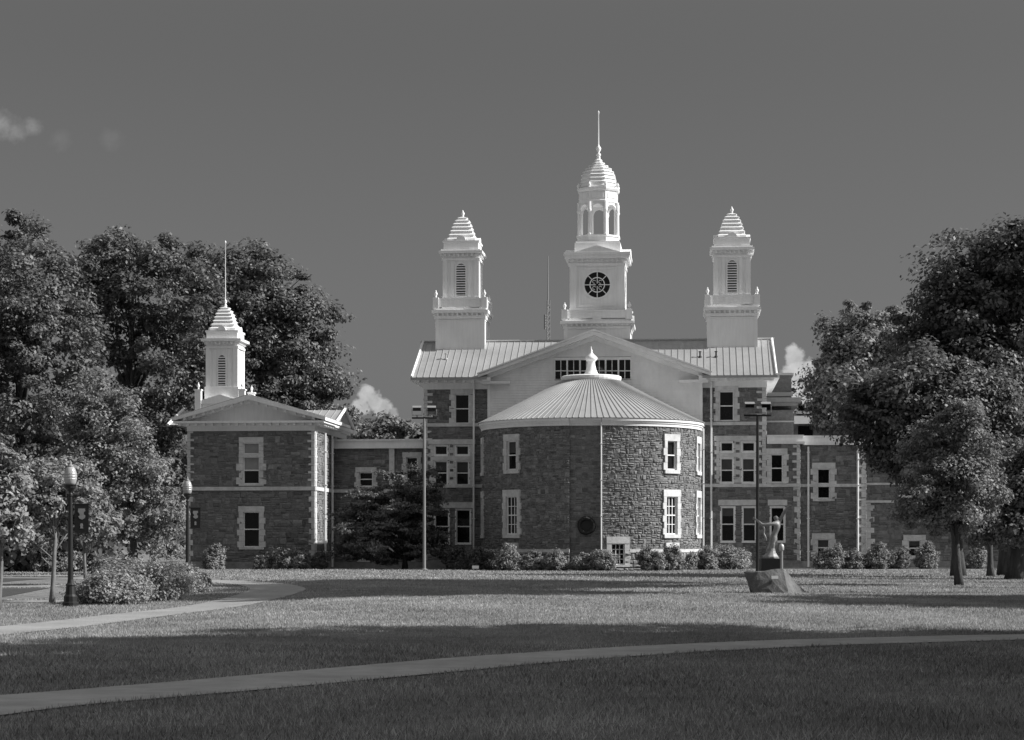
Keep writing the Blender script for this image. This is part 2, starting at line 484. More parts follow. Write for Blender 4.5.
def quoins(b, Mp, aedge, sgn, z0, z1, seed=0, short=.22, long=.5, hs=.34, hl=.17, d=.05):
    rnd = random.Random(seed); z = z0; k = 0
    while z < z1 - .01:
        h = (hs if k % 2 == 0 else hl) * rnd.uniform(.95, 1.05); h = min(h, z1 - z)
        w = short if k % 2 == 0 else long * rnd.uniform(.9, 1.1)
        e = aedge + sgn * w
        b.mbox(Mp, min(aedge, e), max(aedge, e), z + .006, z + h - .006, -.05, d + (0 if k % 2 else .012))
        z += h; k += 1


def window(root, Mp, a0, a1, z0, z1, m=.22, lint=.3, sill=.14, cols=1, rows=1, tooth=.1, seed=0, blind=0.0, rail=True, label=None, trim=True, frame=.06, head=None):
    """stone surround (part) with sash and pane as sub-parts; (a0..a1, z0..z1) is the clear opening"""
    rnd = random.Random(seed); b = MB()
    if trim:
        b.mbox(Mp, a0 - m - tooth * .4, a1 + m + tooth * .4, z1, z1 + lint, -.2, .075)
        b.mbox(Mp, a0 - m, a1 + m, z0 - sill, z0, -.2, .10)
        z = z0; k = 0; n = max(3, int((z1 - z0) / .36)); h = (z1 - z0) / n
        for k in range(n):
            e = m + (tooth if k % 2 == 0 else 0) + rnd.uniform(-.015, .02)
            b.mbox(Mp, a0 - e, a0, z + .005, z + h - .005, -.2, .055 + .01 * (k % 2)); e = m + (tooth if k % 2 == 0 else 0) + rnd.uniform(-.015, .02)
            b.mbox(Mp, a1, a1 + e, z + .005, z + h - .005, -.2, .055 + .01 * (k % 2)); z += h
    else:
        b.mbox(Mp, a0 - .08, a0, z0 - .07, z1 + .07, -.2, .03); b.mbox(Mp, a1, a1 + .08, z0 - .07, z1 + .07, -.2, .03)
        b.mbox(Mp, a0, a1, z1, z1 + .07, -.2, .028); b.mbox(Mp, a0, a1, z0 - .07, z0, -.2, .06)
    w = b.build('window', M['lime'] if trim else M['white'], root)
    if label: w['label'] = label
    s = MB(); f = frame; zm = (z0 + z1) / 2 + .02
    s.mbox(Mp, a0, a0 + f, z0, z1, -.16, -.07); s.mbox(Mp, a1 - f, a1, z0, z1, -.16, -.07)
    s.mbox(Mp, a0 + f, a1 - f, z0, z0 + f * 1.3, -.16, -.07); s.mbox(Mp, a0 + f, a1 - f, z1 - f, z1, -.16, -.07)
    if rail: s.mbox(Mp, a0 + f, a1 - f, zm - .035, zm + .035, -.155, -.06)
    A0, A1 = a0 + f, a1 - f
    for i in range(1, cols):
        q = A0 + (A1 - A0) * i / cols; s.mbox(Mp, q - .02, q + .02, z0 + f, z1 - f, -.15, -.085)
    for halves in ([(z0 + f, zm), (zm, z1 - f)] if rail else [(z0 + f, z1 - f)]):
        for i in range(1, rows):
            q = halves[0] + (halves[1] - halves[0]) * i / rows
            for c_ in range(cols):
                s.mbox(Mp, A0 + (A1 - A0) * c_ / cols + .022, A0 + (A1 - A0) * (c_ + 1) / cols - .022, q - .02, q + .02, -.15, -.087)
    s.build('sash', M['white'], w)
    g = MB(); g.mbox(Mp, a0, a1, z0, z1, -.19, -.17); g.build('pane', M['glass'], w)
    if blind:
        g = MB(); g.mbox(Mp, a0 + f, a1 - f, z1 - (z1 - z0) * blind, z1 - f, -.168, -.158); g.build('blind', M['blind'], w)
    elif rail and rnd.random() < .55:
        g = MB(); g.mbox(Mp, a0 + f, a1 - f, z1 - (z1 - z0) * rnd.uniform(.2, .55), z1 - f, -.168, -.158); g.build('blind', M['shade'], w)
    return w


def opening(a0, a1, z0, z1, m=.0): return (a0 - m, a1 + m, z0 - m, z1 + m)


def downspout(root, pts, r=.055):
    b = MB(); b.tube(pts, r, 8)
    z = pts[-1][2] + 1
    while z < pts[0][2]:
        b.box(pts[-1][0] - r * 1.5, pts[-1][0] + r * 1.5, pts[-1][1] - r * 1.3, pts[-1][1] + r * 1.8, z, z + .05); z += 2.2
    return b.build('downspout', M['white'], root, smooth=False)


def bpart(b, name, mat, root, smooth=False): return b.build(name, M[mat], root, smooth=smooth)


def frame_root(name, label, cat): return thing(name, label, cat, (OX, OY, 0), -TH)


def dentils(b, cu, cv, half, z0, z1, w, gap, depth):
    n = max(2, int(2 * half / (w + gap)))
    for i in range(n):
        a = -half + (2 * half) * (i + .5) / n
        b.box(cu + a - w / 2, cu + a + w / 2, cv - half - depth, cv - half, z0, z1)
        b.box(cu + a - w / 2, cu + a + w / 2, cv + half, cv + half + depth, z0, z1)
        b.box(cu - half - depth, cu - half, cv + a - w / 2, cv + a + w / 2, z0, z1)
        b.box(cu + half, cu + half + depth, cv + a - w / 2, cv + a + w / 2, z0, z1)


def sq(b, cu, cv, h, z0, z1): b.box(cu - h, cu + h, cv - h, cv + h, z0, z1)


def louver(parent, cu, vface, w, z0, z1):
    Mp = flat(vface); b = MB(); zs = z1 - w / 2
    arc = [(w / 2 * math.cos(t), zs + w / 2 * math.sin(t)) for t in np.linspace(0, math.pi, 13)]
    poly = [(cu - w / 2, z0), (cu + w / 2, z0)] + [(cu + a, z) for a, z in arc]
    b.prism(Mp, poly, -.02, .012)
    o = b.build('louver', M['dark'], parent)
    s = MB(); z = z0 + .06
    while z < z1 - .06:
        hw = w / 2 if z < zs else math.sqrt(max(0, (w / 2) ** 2 - (z - zs) ** 2))
        if hw > .08:
            s.add([Mp(cu - hw, z, .075), Mp(cu + hw, z, .075), Mp(cu + hw, z + .07, .016), Mp(cu - hw, z + .07, .016)], [(0, 1, 2, 3)])
            s.add([Mp(cu - hw, z, .075), Mp(cu + hw, z, .075), Mp(cu + hw, z - .02, .07), Mp(cu - hw, z - .02, .07)], [(0, 1, 2, 3)])
        z += .17
    s.build('slat', M['cream'], parent, fix=False) if False else None
    # casing round the arch
    e = w / 2 + .09
    for q in (-1, 1): s.mbox(Mp, cu + q * (w / 2 + .045) - .045, cu + q * (w / 2 + .045) + .045, z0, zs, -.02, .05)
    for t0, t1 in zip(np.linspace(0, math.pi, 11), np.linspace(0, math.pi, 11)[1:]):
        s.prism(Mp, [(cu + r * math.cos(t), zs + r * math.sin(t)) for r, t in ((w / 2, t0), (e, t0), (e, t1), (w / 2, t1))], -.02, .05)
    s.mbox(Mp, cu - e, cu + e, z0 - .08, z0, -.02, .09)
    s.build('louver_casing', M['white'], parent)
    return o


def urn(parent, u, v, z, s=1.0):
    b = MB(); b.lathe([(.10 * s, z), (.10 * s, z + .05 * s), (.05 * s, z + .1 * s), (.13 * s, z + .24 * s), (.15 * s, z + .33 * s), (.09 * s, z + .42 * s), (.05 * s, z + .46 * s), (.07 * s, z + .52 * s), (.02 * s, z + .6 * s)], (u, v), 10)
    b.build('urn', M['white'], parent, smooth=True)


def stepped(b, cu, cv, prof, a0=math.pi / 4, segs=4, rise=.5):
    """prof: list of (r,z) from the bottom up, stepped into risers and treads"""
    pr = []
    for (r0, z0), (r1, z1) in zip(prof, prof[1:]):
        k = .07 if r0 > .3 else .0; zm = z0 + (z1 - z0) * rise
        pr += [(r0 - k, z0), (r0 - k, zm), (r0, zm), (r0, zm + .03), (max(r1 - (.07 if r1 > .3 else 0), .02), z1)]
    pr.append((prof[-1][0] * .5, prof[-1][1] + .02))
    b.lathe(pr, (cu, cv), segs, a0)


def parapet(parent, cu, cv, h, z0, z1, gap=True):
    b = MB(); t = .12; hh = h - .1
    for sgn in (-1, 1):
        b.box(cu - hh, cu + hh, cv + sgn * hh - t / 2, cv + sgn * hh + t / 2, z0 + .08, z1 - .1)
        b.box(cu + sgn * hh - t / 2, cu + sgn * hh + t / 2, cv - hh + t / 2, cv + hh - t / 2, z0 + .08, z1 - .1)
        b.box(cu - hh - .05, cu + hh + .05, cv + sgn * hh - .11, cv + sgn * hh + .11, z1 - .1, z1 - .02)
        b.box(cu + sgn * hh - .11, cu + sgn * hh + .11, cv - hh + .12, cv + hh - .12, z1 - .1, z1 - .02)
        b.box(cu - .3, cu + .3, cv + sgn * hh - .13, cv + sgn * hh + .13, z0, z0 + .12)
        k = -hh + .5
        for i in range(5):   # panel strips
            a = cu - hh + 2 * hh * (i + .5) / 5
            b.box(a - .05, a + .05, cv + sgn * hh - .085, cv + sgn * hh + .085, z0 + .1, z1 - .1)
    for su in (-1, 1):
        for sv in (-1, 1):
            b.box(cu + su * hh - .2, cu + su * hh + .2, cv + sv * hh - .2, cv + sv * hh + .2, z0, z1 + .04)
    o = b.build('balustrade', M['white'], parent)
    for su in (-1, 1):
        for sv in (-1, 1): urn(parent, cu + su * hh, cv + sv * hh, z1 + .04, .85)
    return o


def side_tower(root, cu, cv, z_base, label):
    """square white tower with louvred belfry and stepped bell roof"""
    b = MB()
    sq(b, cu, cv, 1.745, z_base, 16.9); sq(b, cu, cv, 1.80, z_base, z_base + .25 + 1.2) if False else None
    for su in (-1, 1):
        for sv in (-1, 1): sq(b, cu + su * 1.66, cv + sv * 1.66, .13, z_base, 16.9)
    sq(b, cu, cv, 1.80, 16.78, 16.86); sq(b, cu, cv, 1.86, 16.9, 17.12); sq(b, cu, cv, 2.04, 17.3, 17.5); sq(b, cu, cv, 1.90, 17.5, 17.62); sq(b, cu, cv, 1.78, 17.12, 17.3)
    dentils(b, cu, cv, 1.78, 17.13, 17.29, .14, .2, .17)
    # belfry shaft
    sq(b, cu, cv, 1.24, 17.62, 21.3); sq(b, cu, cv, 1.36, 17.62, 18.45)
    for su in (-1, 1):
        for sv in (-1, 1): sq(b, cu + su * 1.15, cv + sv * 1.15, .17, 18.45, 21.05)
    for sv in (-1, 1):
        for su in (-1, 1):
            b.box(cu + su * .62 - .12, cu + su * .62 + .12, cv + sv * 1.24 - .05, cv + sv * 1.24 + .05, 18.45, 21.0)
            b.box(cu + sv * 1.24 - .05, cu + sv * 1.24 + .05, cv + su * .62 - .12, cv + su * .62 + .12, 18.45, 21.0)
    sq(b, cu, cv, 1.38, 20.98, 21.12); sq(b, cu, cv, 1.30, 21.12, 21.45)
    dentils(b, cu, cv, 1.30, 21.25, 21.43, .13, .19, .16)
    sq(b, cu, cv, 1.58, 21.45, 21.62); sq(b, cu, cv, 1.45, 21.62, 21.74)
    sq(b, cu, cv, 1.26, 21.74, 22.32); sq(b, cu, cv, 1.33, 22.22, 22.34)
    t = b.build('tower', M['white'], root); t['label'] = label; t.scale = (.95, .95, 1); t.location = (cu * .05, cv * .05, .17)
    louver(t, cu, cv - 1.24, .66, 18.5, 20.75)
    parapet(t, cu, cv, 1.86, 17.62, 18.33)
    r = MB()
    stepped(r, cu, cv, [(1.05 * 1.414, 22.34), (.93 * 1.414, 22.62), (.83 * 1.414, 22.9), (.74 * 1.414, 23.17), (.65 * 1.414, 23.43), (.53 * 1.414, 23.68), (.36 * 1.414, 23.92), (.14 * 1.414, 24.12)])
    # eyebrow arch on each side
    for k in range(4):
        Mp = tang(cu, cv, k * math.pi / 2, .85)
        r.prism(Mp, [(.36 * math.cos(a), 22.3 + .36 * math.sin(a)) for a in np.linspace(0, math.pi, 11)], -.2, .46)
    r.build('tower_roof', M['white'], t)
    f = MB(); f.lathe([(.13, 24.1), (.06, 24.2), (.12, 24.32), (.13, 24.4), (.06, 24.5), (.02, 24.62)], (cu, cv), 10); f.build('finial', M['white'], t, smooth=True)
    return t


# ================================================================== MAIN HALL
hall = frame_root('stone_hall', 'three storey dark stone hall with seamed metal roof, white pediment and three white towers', 'building')
UL, UR = UX(424, 0), UX(766, 0)          # main wall edges
UR2 = UX(800, 0)                          # low right-hand bay
ZC1, ZC2 = 5.52, 9.62                     # string courses
ZTOP = 12.0
f0 = flat(0)
wins = []   # a0,a1,z0,z1,kind


def W(px0, px1, py0, py1, v=0):
    a0, a1 = UX(px0, v), UX(px1, v); um = (a0 + a1) / 2
    return a0 - .05, a1 + .05, ZY(py1, um, v) - .05, ZY(py0, um, v) + .05


third = [W(455.7, 468.5, 395, 423.0), W(720, 733, 392, 420.3)]
second = [W(435.5, 446.6, 462, 484.5), W(456.8, 468, 462, 484.5), W(721.5, 732.3, 459, 482), W(743, 754, 459, 482)]
trans = [W(435.5, 446.6, 446.5, 454.5), W(456.8, 468, 446.5, 454.5), W(721.5, 732.3, 443, 451), W(743, 754, 443, 451)]
first = [W(457, 469.6, 510.5, 543), W(435.6, 448.0, 510.5, 543), W(722, 733.6, 508, 541), W(743.6, 755, 508, 541)]
ext = [W(771.6, 782, 455, 482), W(771.6, 783.5, 508, 541)]
ops = [opening(*w) for w in third + second + trans + first + ext]
b = MB()
stones(b, f0, UL, UR, 0.55, ZTOP, ops, 11); stones(b, f0, UR, UR2, .55, 8.25, ops, 12)
backing(b, f0, UL, UR, -.4, ZTOP, ops); backing(b, f0, UR, UR2, -.4, 8.25, ops)
# sides and back
stones(b, sideR(UR), 0, 12, 8.25, ZTOP, (), 13); stones(b, sideL(UL), 0, 12, -.3, ZTOP, (), 14); stones(b, sideR(UR2), 0, 9, .0, 8.25, (), 15)
backing(b, sideR(UR), 0, 12, 8.2, ZTOP, n=2); backing(b, sideL(UL), 0, 12, -.4, ZTOP); backing(b, sideR(UR2), 0, 12, -.4, 8.25)
b.add([(UL, 12, -.3), (UR, 12, -.3), (UR, 12, ZTOP), (UL, 12, ZTOP)], [(0, 1, 2, 3)], .4)
bpart(b, 'wall', 'stone', hall)
b = MB()
b.mbox(f0, UL - .06, UR2 + .06, -.4, .55, -.1, .09)
bpart(b, 'plinth', 'base_course', hall)
for zc in (ZC1, ZC2):
    for e0, e1 in ((UL - .05, -7.2), (7.2, (UR if zc == ZC2 else UR2) + .05)):
        b = MB(); b.mbox(f0, e0, e1, zc - .11, zc + .11, -.05, .10); bpart(b, 'string_course', 'lime', hall)
for q in (
          (f0, UL, 1, .56, ZC1 - .115, 1, .24, .5),
          (f0, UL, 1, ZC1 + .115, ZC2 - .115, 2, .24, .55),
          (f0, UL, 1, ZC2 + .115, ZTOP, 3, .24, .6),
          (f0, UR, -1, ZC1 + .115, ZC2 - .115, 5, .26, .55),
          (f0, UR, -1, ZC2 + .115, ZTOP, 6, .26, .6),
          (f0, UR2, -1, .56, ZC1 - .115, 7, .2, .4, .36, .36),
          (f0, UR2, -1, ZC1 + .115, 8.25, 8, .22, .5),
          ):
    b = MB(); quoins(b, *q); bpart(b, 'quoins', 'lime', hall)
for i, w in enumerate(third): window(hall, f0, *w, m=.24, lint=.36, sill=.02, tooth=.14, seed=i)
for i, w in enumerate(first): window(hall, f0, *w, trim=False, seed=i + 5)
for i, w in enumerate(ext): window(hall, f0, *w, m=.26 if i == 0 else .08, lint=.38, sill=.1, tooth=.12 if i == 0 else 0, seed=i) if i == 0 else window(hall, f0, *w, trim=False)
for q in ((first[1], first[0]), (first[2], first[3]), (ext[1], ext[1])):
    b = MB(); b.mbox(f0, q[0][0] - .2, q[1][1] + .2, q[0][3] + .12, q[0][3] + .5, -.05, .08); bpart(b, 'lintel', 'lime', hall)
for i in range(4):
    window(hall, f0, *second[i], trim=False, seed=i + 11); window(hall, f0, *trans[i], trim=False, rail=False, seed=i)
# stone frames round the paired windows with chequered mullion
for (wl_, wr_, tl_, tr_) in ((second[0], second[1], trans[0], trans[1]), (second[2], second[3], trans[2], trans[3])):
    b = MB(); a0, a1 = wl_[0] - .085, wr_[1] + .085; zt = tl_[3] + .085; zb = wl_[2]
    b.mbox(f0, a0 - .36, a1 + .36, zt, zt + .34, -.05, .085)
    b.mbox(f0, a0, a1, wl_[3] + .075, tl_[2] - .075, -.05, .07)
    z = zb; k = 0
    while z < zt - .01:
        h = min(.27, zt - z); e = .2 + .12 * (k % 2)
        b.mbox(f0, a0 - e, a0 - .004, z + .004, z + h - .004, -.05, .06); b.mbox(f0, a1 + .004, a1 + e, z + .004, z + h - .004, -.05, .06)
        if k % 2 == 0: b.mbox(f0, wl_[1] + .085, wr_[0] - .085, z + .004, z + h + .1, -.05, .05)
        for q in (wl_[1] + .085, wr_[0] - .085 - .09): b.mbox(f0, q, q + .09, z + .1, z + h + .1, -.05, .054) if k % 2 else None
        z += h; k += 1
    bpart(b, 'window_surround', 'lime', hall)
# frieze, cornice, brackets
EV = -1.05
for s in (-1, 1):
    E_ = UR if s == 1 else -UL; m_ = lambda a, z, d: (s * a, d, z)
    b = MB(); b.mbox(m_, 7.16, E_ + .04, ZTOP, 12.42, -.07, .3); b.mbox(m_, E_ - .2, E_ + .07, ZTOP, 12.415, .31, 12)
    b.mbox(m_, 7.16, E_ + .5, 12.42, 12.56, -.55, 12.6); b.mbox(m_, 7.16, E_ + .85, 12.56, 12.72, EV + .1, 13)
    n = 8
    for i in range(n):
        a = 7.5 + (E_ + .3 - 7.5) * i / (n - 1); b.mbox(m_, a - .09, a + .09, 12.38, 12.555, EV + .25, -.56)
    bpart(b, 'cornice', 'white', hall)
# main roof
RG = 4.2; ZE, ZR = 12.74, 15.58
ro0, ro1 = UX(410.5, EV), UX(777.5, EV); sl = (ZR - ZE) / (RG - EV); CV = .1; zr_ = lambda v: ZE + sl * (v - EV); b = MB()
for (p0, p1, v0) in ((ro0, -7.14, EV), (-7.14, 7.14, CV), (7.14, ro1, EV)):
    q0 = p0 + (.12 if p0 == ro0 else 0); q1 = p1 - (.12 if p1 == ro1 else 0)
    b.add([(p0, v0, zr_(v0)), (p1, v0, zr_(v0)), (q1, RG, ZR), (q0, RG, ZR), (p0, v0, zr_(v0) - .16), (p1, v0, zr_(v0) - .16)], [(0, 1, 2, 3), (0, 1, 5, 4)])
b.add([(ro0 + .12, RG, ZR), (ro1 - .12, RG, ZR), (ro1, 9.5, ZE), (ro0, 9.5, ZE)], [(0, 1, 2, 3)])
for p, q in ((ro0, ro0 + .12), (ro1, ro1 - .12)): b.add([(p, EV, ZE), (q, RG, ZR), (p, 9.5, ZE)], [(0, 1, 2)])
nr = int((ro1 - ro0) / .43)
for i in range(1, nr):
    a = ro0 + (ro1 - ro0) * i / nr; vf = EV if abs(a) > 7.16 else CV
    for (v0, z0, v1, z1) in ((vf, zr_(vf), RG, ZR), (RG, ZR, 9.5, ZE)):
        b.add([(a - .016, v0, z0), (a + .016, v0, z0), (a + .016, v1, z1), (a - .016, v1, z1), (a - .016, v0, z0 + .042), (a + .016, v0, z0 + .042), (a + .016, v1, z1 + .042), (a - .016, v1, z1 + .042)],
              [(4, 5, 6, 7), (0, 1, 5, 4), (1, 2, 6, 5), (3, 0, 4, 7)])
b.tube([(ro0, RG, ZR + .03), (ro1, RG, ZR + .03)], .09, 6)
bpart(b, 'roof', 'roof', hall)
for a in (ro0 + .06, ro1 - .06):
    b = MB(); b.tube([(a, EV, ZE + .05), (a + (.1 if a < 0 else -.1), RG, ZR + .06)], .09, 6); bpart(b, 'roof_edge', 'white', hall)
for px, py in ((700, 356), (716, 356), (446, 355)):
    v = 1.6; u = UX(px, v); z = ZE + sl * (v - EV)
    b = MB(); b.tube([(u, v, z - .1), (u, v, z + .34)], .055, 8); b.lathe([(.1, z + .34), (.1, z + .4)], (u, v), 8); b.lathe([(.13, z - .03), (.1, z + .08)], (u, v), 8); bpart(b, 'vent_pipe', 'dark' if px > 500 else 'silver', hall)
downspout(hall, [(UX(473.8, -.15), -.2, 12.4), (UX(473.8, -.15), -.2, .1)], .07)
downspout(hall, [(UX(711.2, -.15), -.2, 12.4), (UX(711.2, -.15), -.2, .1)], .07)
downspout(hall, [(UX(808, 1.0), .6, 8.1), (UX(808, 1.0), .6, .1)], .07)
# low bay parapet
b = MB(); b.box(UR + .06, UR2 + .3, -.3, 9, 8.25, 8.42); b.box(UR + .06, UR2 + .16, -.16, 9, 8.42, 8.75); b.box(UR + .06, UR2 + .25, -.25, 9, 8.75, 8.84)
bpart(b, 'parapet', 'white', hall)

# --- white gabled front over the rotunda
GW, GV = 7.05, -.4
ZA, ZG0, GH = 15.45, 12.72, 7.7                 # apex, eave height, half width of roof
gs = (ZA - ZG0) / GH
gz = lambda a: ZA - gs * abs(a)
gwin = [W(p, p + 9.6, 360.5, 378, GV) for p in (556, 568.8, 581.6, 594.4, 607.2, 620)]
gops = [opening(*w) for w in gwin]
fg = flat(GV); b = MB(); z = 8.3; hb = .17
while z < ZA - .05:
    e0 = min(GW, (ZA - z) / gs); e1 = min(GW, max(0, (ZA - z - hb) / gs)); segs = [(-e0, e0, -e1, e1)]
    gl, gr, gzb, gzt = gops[0][0] - .05, gops[-1][1] + .05, gops[0][2] - .05, gops[0][3] + .05
    if z + hb > gzb and z < gzt: segs = [(-e0, gl, -e1, gl), (gr, e0, gr, e1)]
    for s0, s1, t0, t1 in segs:
        b.add([fg(s0, z, .04), fg(s1, z, .04), fg(t1, z + hb, .0), fg(t0, z + hb, .0), fg(s0, z, 0), fg(s1, z, 0)], [(0, 1, 2, 3), (0, 1, 5, 4)])
    z += hb
for s in (-1, 1): b.box(s * GW - .1, s * GW + .1, GV - .06, 0, 8.0, gz(GW))
for s in (-1, 1): b.add([(s * GW, GV, 8), (s * GW, 2, 8), (s * GW, 2, gz(GW)), (s * GW, GV, gz(GW))], [(0, 1, 2, 3)])
b.build('gable_wall', M['white2'], hall, fix=False)
b = MB()
for i, w in enumerate(gwin):
    if i < 5: b.mbox(fg, w[1] + .002, gwin[i + 1][0] - .002, w[2], w[3], -.15, .07)
b.mbox(fg, gl, gwin[0][0], w[2], w[3], -.15, .07); b.mbox(fg, gwin[-1][1], gr, w[2], w[3], -.15, .07)
b.mbox(fg, gl, gr, w[3], gzt + .1, -.15, .08); b.mbox(fg, gl, gr, gzb, w[2], -.15, .09)
bpart(b, 'window_casing', 'white', hall)
for w in gwin:
    g = MB(); s = MB()
    g.mbox(fg, w[0], w[1], w[2], w[3], -.12, -.1); s.mbox(fg, (w[0] + w[1]) / 2 - .025, (w[0] + w[1]) / 2 + .025, w[2], w[3], -.098, -.05)
    zm = w[2] + (w[3] - w[2]) * .42
    s.mbox(fg, w[0], (w[0] + w[1]) / 2 - .027, zm - .03, zm + .03, -.098, -.05); s.mbox(fg, (w[0] + w[1]) / 2 + .027, w[1], zm - .03, zm + .03, -.098, -.05)
    q = s.build('window', M['white'], hall); g.build('pane', M['glass'], q)
b = MB()
th = .30
for s in (-1, 1):
    f = lambda a, z, d: (s * a, d, z)
    b.prism(f, [(0, ZA), (GH, ZG0), (GH, ZG0 + th * .6), (0, ZA + th)], GV - .75, RG + 1)      # roof slab
    b.prism(f, [(0, ZA - .28), (GH - .5, gz(GH - .5) - .28), (GH - .5, gz(GH - .5) - .002), (0, ZA - .002)], GV - .3, GV + .1)
    b.prism(f, [(0, ZA + th + .002), (GH + .06, ZG0 + th * .6 + .002), (GH + .06, ZG0 + th * .6 + .1), (0, ZA + th + .1)], GV - .86, GV - .55)
    b.box(*sorted((s * 5.6, s * 7.5)), GV - .5, GV - .002, ZG0 - .42, ZG0 - .24); b.box(*sorted((s * 6.9, s * 7.45)), GV - .62, .0, ZG0 - .24, ZG0 + .02)
bpart(b, 'pediment', 'white2', hall)
b = MB()
for s in (-1, 1):
    f = lambda a, z, d: (s * a, d, z)
    b.prism(f, [(0.05, ZA + th + .008), (GH, ZG0 + th * .6 + .008), (GH, ZG0 + th * .6 + .05), (0.05, ZA + th + .05)], GV - .54, RG + 1)
bpart(b, 'gable_roof', 'roof', hall)

# --- side towers
side_tower(hall, UX(460, 3), 3.0 + 1.75, 14.3, 'white square bell tower on the left of the clock tower')
side_tower(hall, UX(732.3, 3), 3.0 + 1.75, 14.3, 'white square bell tower on the right of the clock tower')

# --- clock tower
cu, cv = UX(597, 4.4), 6.6
b = MB(); sq(b, cu, cv, 2.22, 14.0, 16.35)
for su in (-1, 1):
    for sv in (-1, 1): sq(b, cu + su * 2.14, cv + sv * 2.14, .14, 14, 16.3)
sq(b, cu, cv, 2.32, 16.3, 16.45); sq(b, cu, cv, 2.26, 16.45, 16.62); dentils(b, cu, cv, 2.26, 16.47, 16.61, .14, .2, .16)
sq(b, cu, cv, 2.52, 16.62, 16.8); sq(b, cu, cv, 2.36, 16.8, 16.92)
sq(b, cu, cv, 1.82, 16.92, 20.9); sq(b, cu, cv, 1.92, 16.92, 17.75)
for su in (-1, 1):
    for sv in (-1, 1): sq(b, cu + su * 1.68, cv + sv * 1.68, .22, 17.75, 20.7)
for k in range(4):   # raised panel frame round the clock
    Mp = tang(cu, cv, k * math.pi / 2, 1.82)
    for s in (-1, 1): b.mbox(Mp, s * 1.22 - .06, s * 1.22 + .06, 17.9, 20.55, 0, .04)
    b.mbox(Mp, -1.16, 1.16, 20.43, 20.55, 0, .042); b.mbox(Mp, -1.16, 1.16, 17.9, 18.02, 0, .042)
sq(b, cu, cv, 1.95, 20.68, 20.84); sq(b, cu, cv, 1.88, 20.84, 21.15); dentils(b, cu, cv, 1.88, 20.98, 21.14, .13, .19, .15)
sq(b, cu, cv, 2.22, 21.15, 21.4); sq(b, cu, cv, 2.3, 21.4, 21.56)
for k in range(4):
    Mp = tang(cu, cv, k * math.pi / 2, 1.9); b.prism(Mp, [(-1.6, 21.56), (1.6, 21.56), (0, 22.02)], -1.2, .38)
ct = b.build('clock_tower', M['white'], hall); ct['label'] = 'central white clock tower with open belfry, dome and spire'; ct.location.z = .16
parapet(ct, cu, cv, 2.33, 16.92, 17.58)
# clock on the front, and on the other three sides
for k in range(4):
    Mp = tang(cu, cv, k * math.pi / 2, 1.82); zc = 19.35
    b = MB(); b.prism(Mp, [(.9 * math.cos(a), zc + .9 * math.sin(a)) for a in np.linspace(0, 2 * math.pi, 33)[:-1]], -.02, .02); cf = b.build('clock_face', M['glass'], ct)
    b = MB()

    def ring(r0, r1, d):
        for t0, t1 in zip(np.linspace(0, 2 * math.pi, 33), np.linspace(0, 2 * math.pi, 33)[1:]):
            b.prism(Mp, [(r * math.cos(t), zc + r * math.sin(t)) for r, t in ((r0, t0), (r1, t0), (r1, t1), (r0, t1))], .0, d)
    ring(.88, .99, .07); ring(.47, .535, .05)
    for i in range(8):
        t = i * math.pi / 4; c_, s_ = math.cos(t), math.sin(t); w_ = .028
        r0 = .09 if i % 2 == 0 else .53
        b.prism(Mp, [(r0 * c_ - w_ * s_, zc + r0 * s_ + w_ * c_), (.89 * c_ - w_ * s_, zc + .89 * s_ + w_ * c_), (.89 * c_ + w_ * s_, zc + .89 * s_ - w_ * c_), (r0 * c_ + w_ * s_, zc + r0 * s_ - w_ * c_)], .0, .045)
    for q in range(4):
        x0, z0 = .21 * (1 if q % 2 else -1), .21 * (1 if q > 1 else -1)
        for t0, t1 in zip(np.linspace(0.4, 5.2, 9), np.linspace(0.4, 5.2, 9)[1:]):
            b.prism(Mp, [(x0 + r * math.cos(t), zc + z0 + r * math.sin(t)) for r, t in ((.09, t0), (.125, t0), (.125, t1), (.09, t1))], 0, .04)
    b.build('dial_tracery', M['white'], ct)
# belfry
b = MB(); sq(b, cu, cv, 1.58, 21.56, 22.3); sq(b, cu, cv, 1.5, 22.3, 22.42)
AP = 1.31; o8 = math.pi / 8; CR = AP / math.cos(o8)
b.lathe([(CR + .12, 22.4), (CR + .12, 22.78), (CR + .2, 22.8), (CR + .2, 22.9)], (cu, cv), 8, o8)
fw = AP * math.tan(o8) * 2
z0, zs, zt = 22.88, 24.62, 25.2; ow = fw * .37
for k in range(8):
    Mp = tang(cu, cv, k * math.pi / 4, AP)
    for s in (-1, 1):
        b.mbox(Mp, *sorted((s * ow, s * (fw / 2 - .01))), z0, zs, -.14, 0)
    ts = np.linspace(0, math.pi, 11)
    for t0, t1 in zip(ts, ts[1:]):
        b.prism(Mp, [(ow * math.cos(t0), zs + ow * math.sin(t0)), (ow * math.cos(t1), zs + ow * math.sin(t1)), (ow * math.cos(t1) * 1.0, zt), (ow * math.cos(t0), zt)], -.14, 0)
        b.prism(Mp, [(r * math.cos(t), zs + r * math.sin(t)) for r, t in ((ow, t0), (ow + .09, t0), (ow + .09, t1), (ow, t1))], 0.002, .05)
    for s in (-1, 1): b.mbox(Mp, *sorted((s * ow, s * (fw / 2 - .01))), zs, zt, -.14, -.001)
    a = (k + .5) * math.pi / 4; q = (cu + (CR + .02) * math.sin(a), cv - (CR + .02) * math.cos(a))
    b.lathe([(.15, 22.88), (.15, 22.98), (.11, 23.02), (.095, 24.45), (.14, 24.55), (.15, 24.66)], q, 10)
    b.lathe([(.12, 24.66), (.12, 25.2)], q, 8)
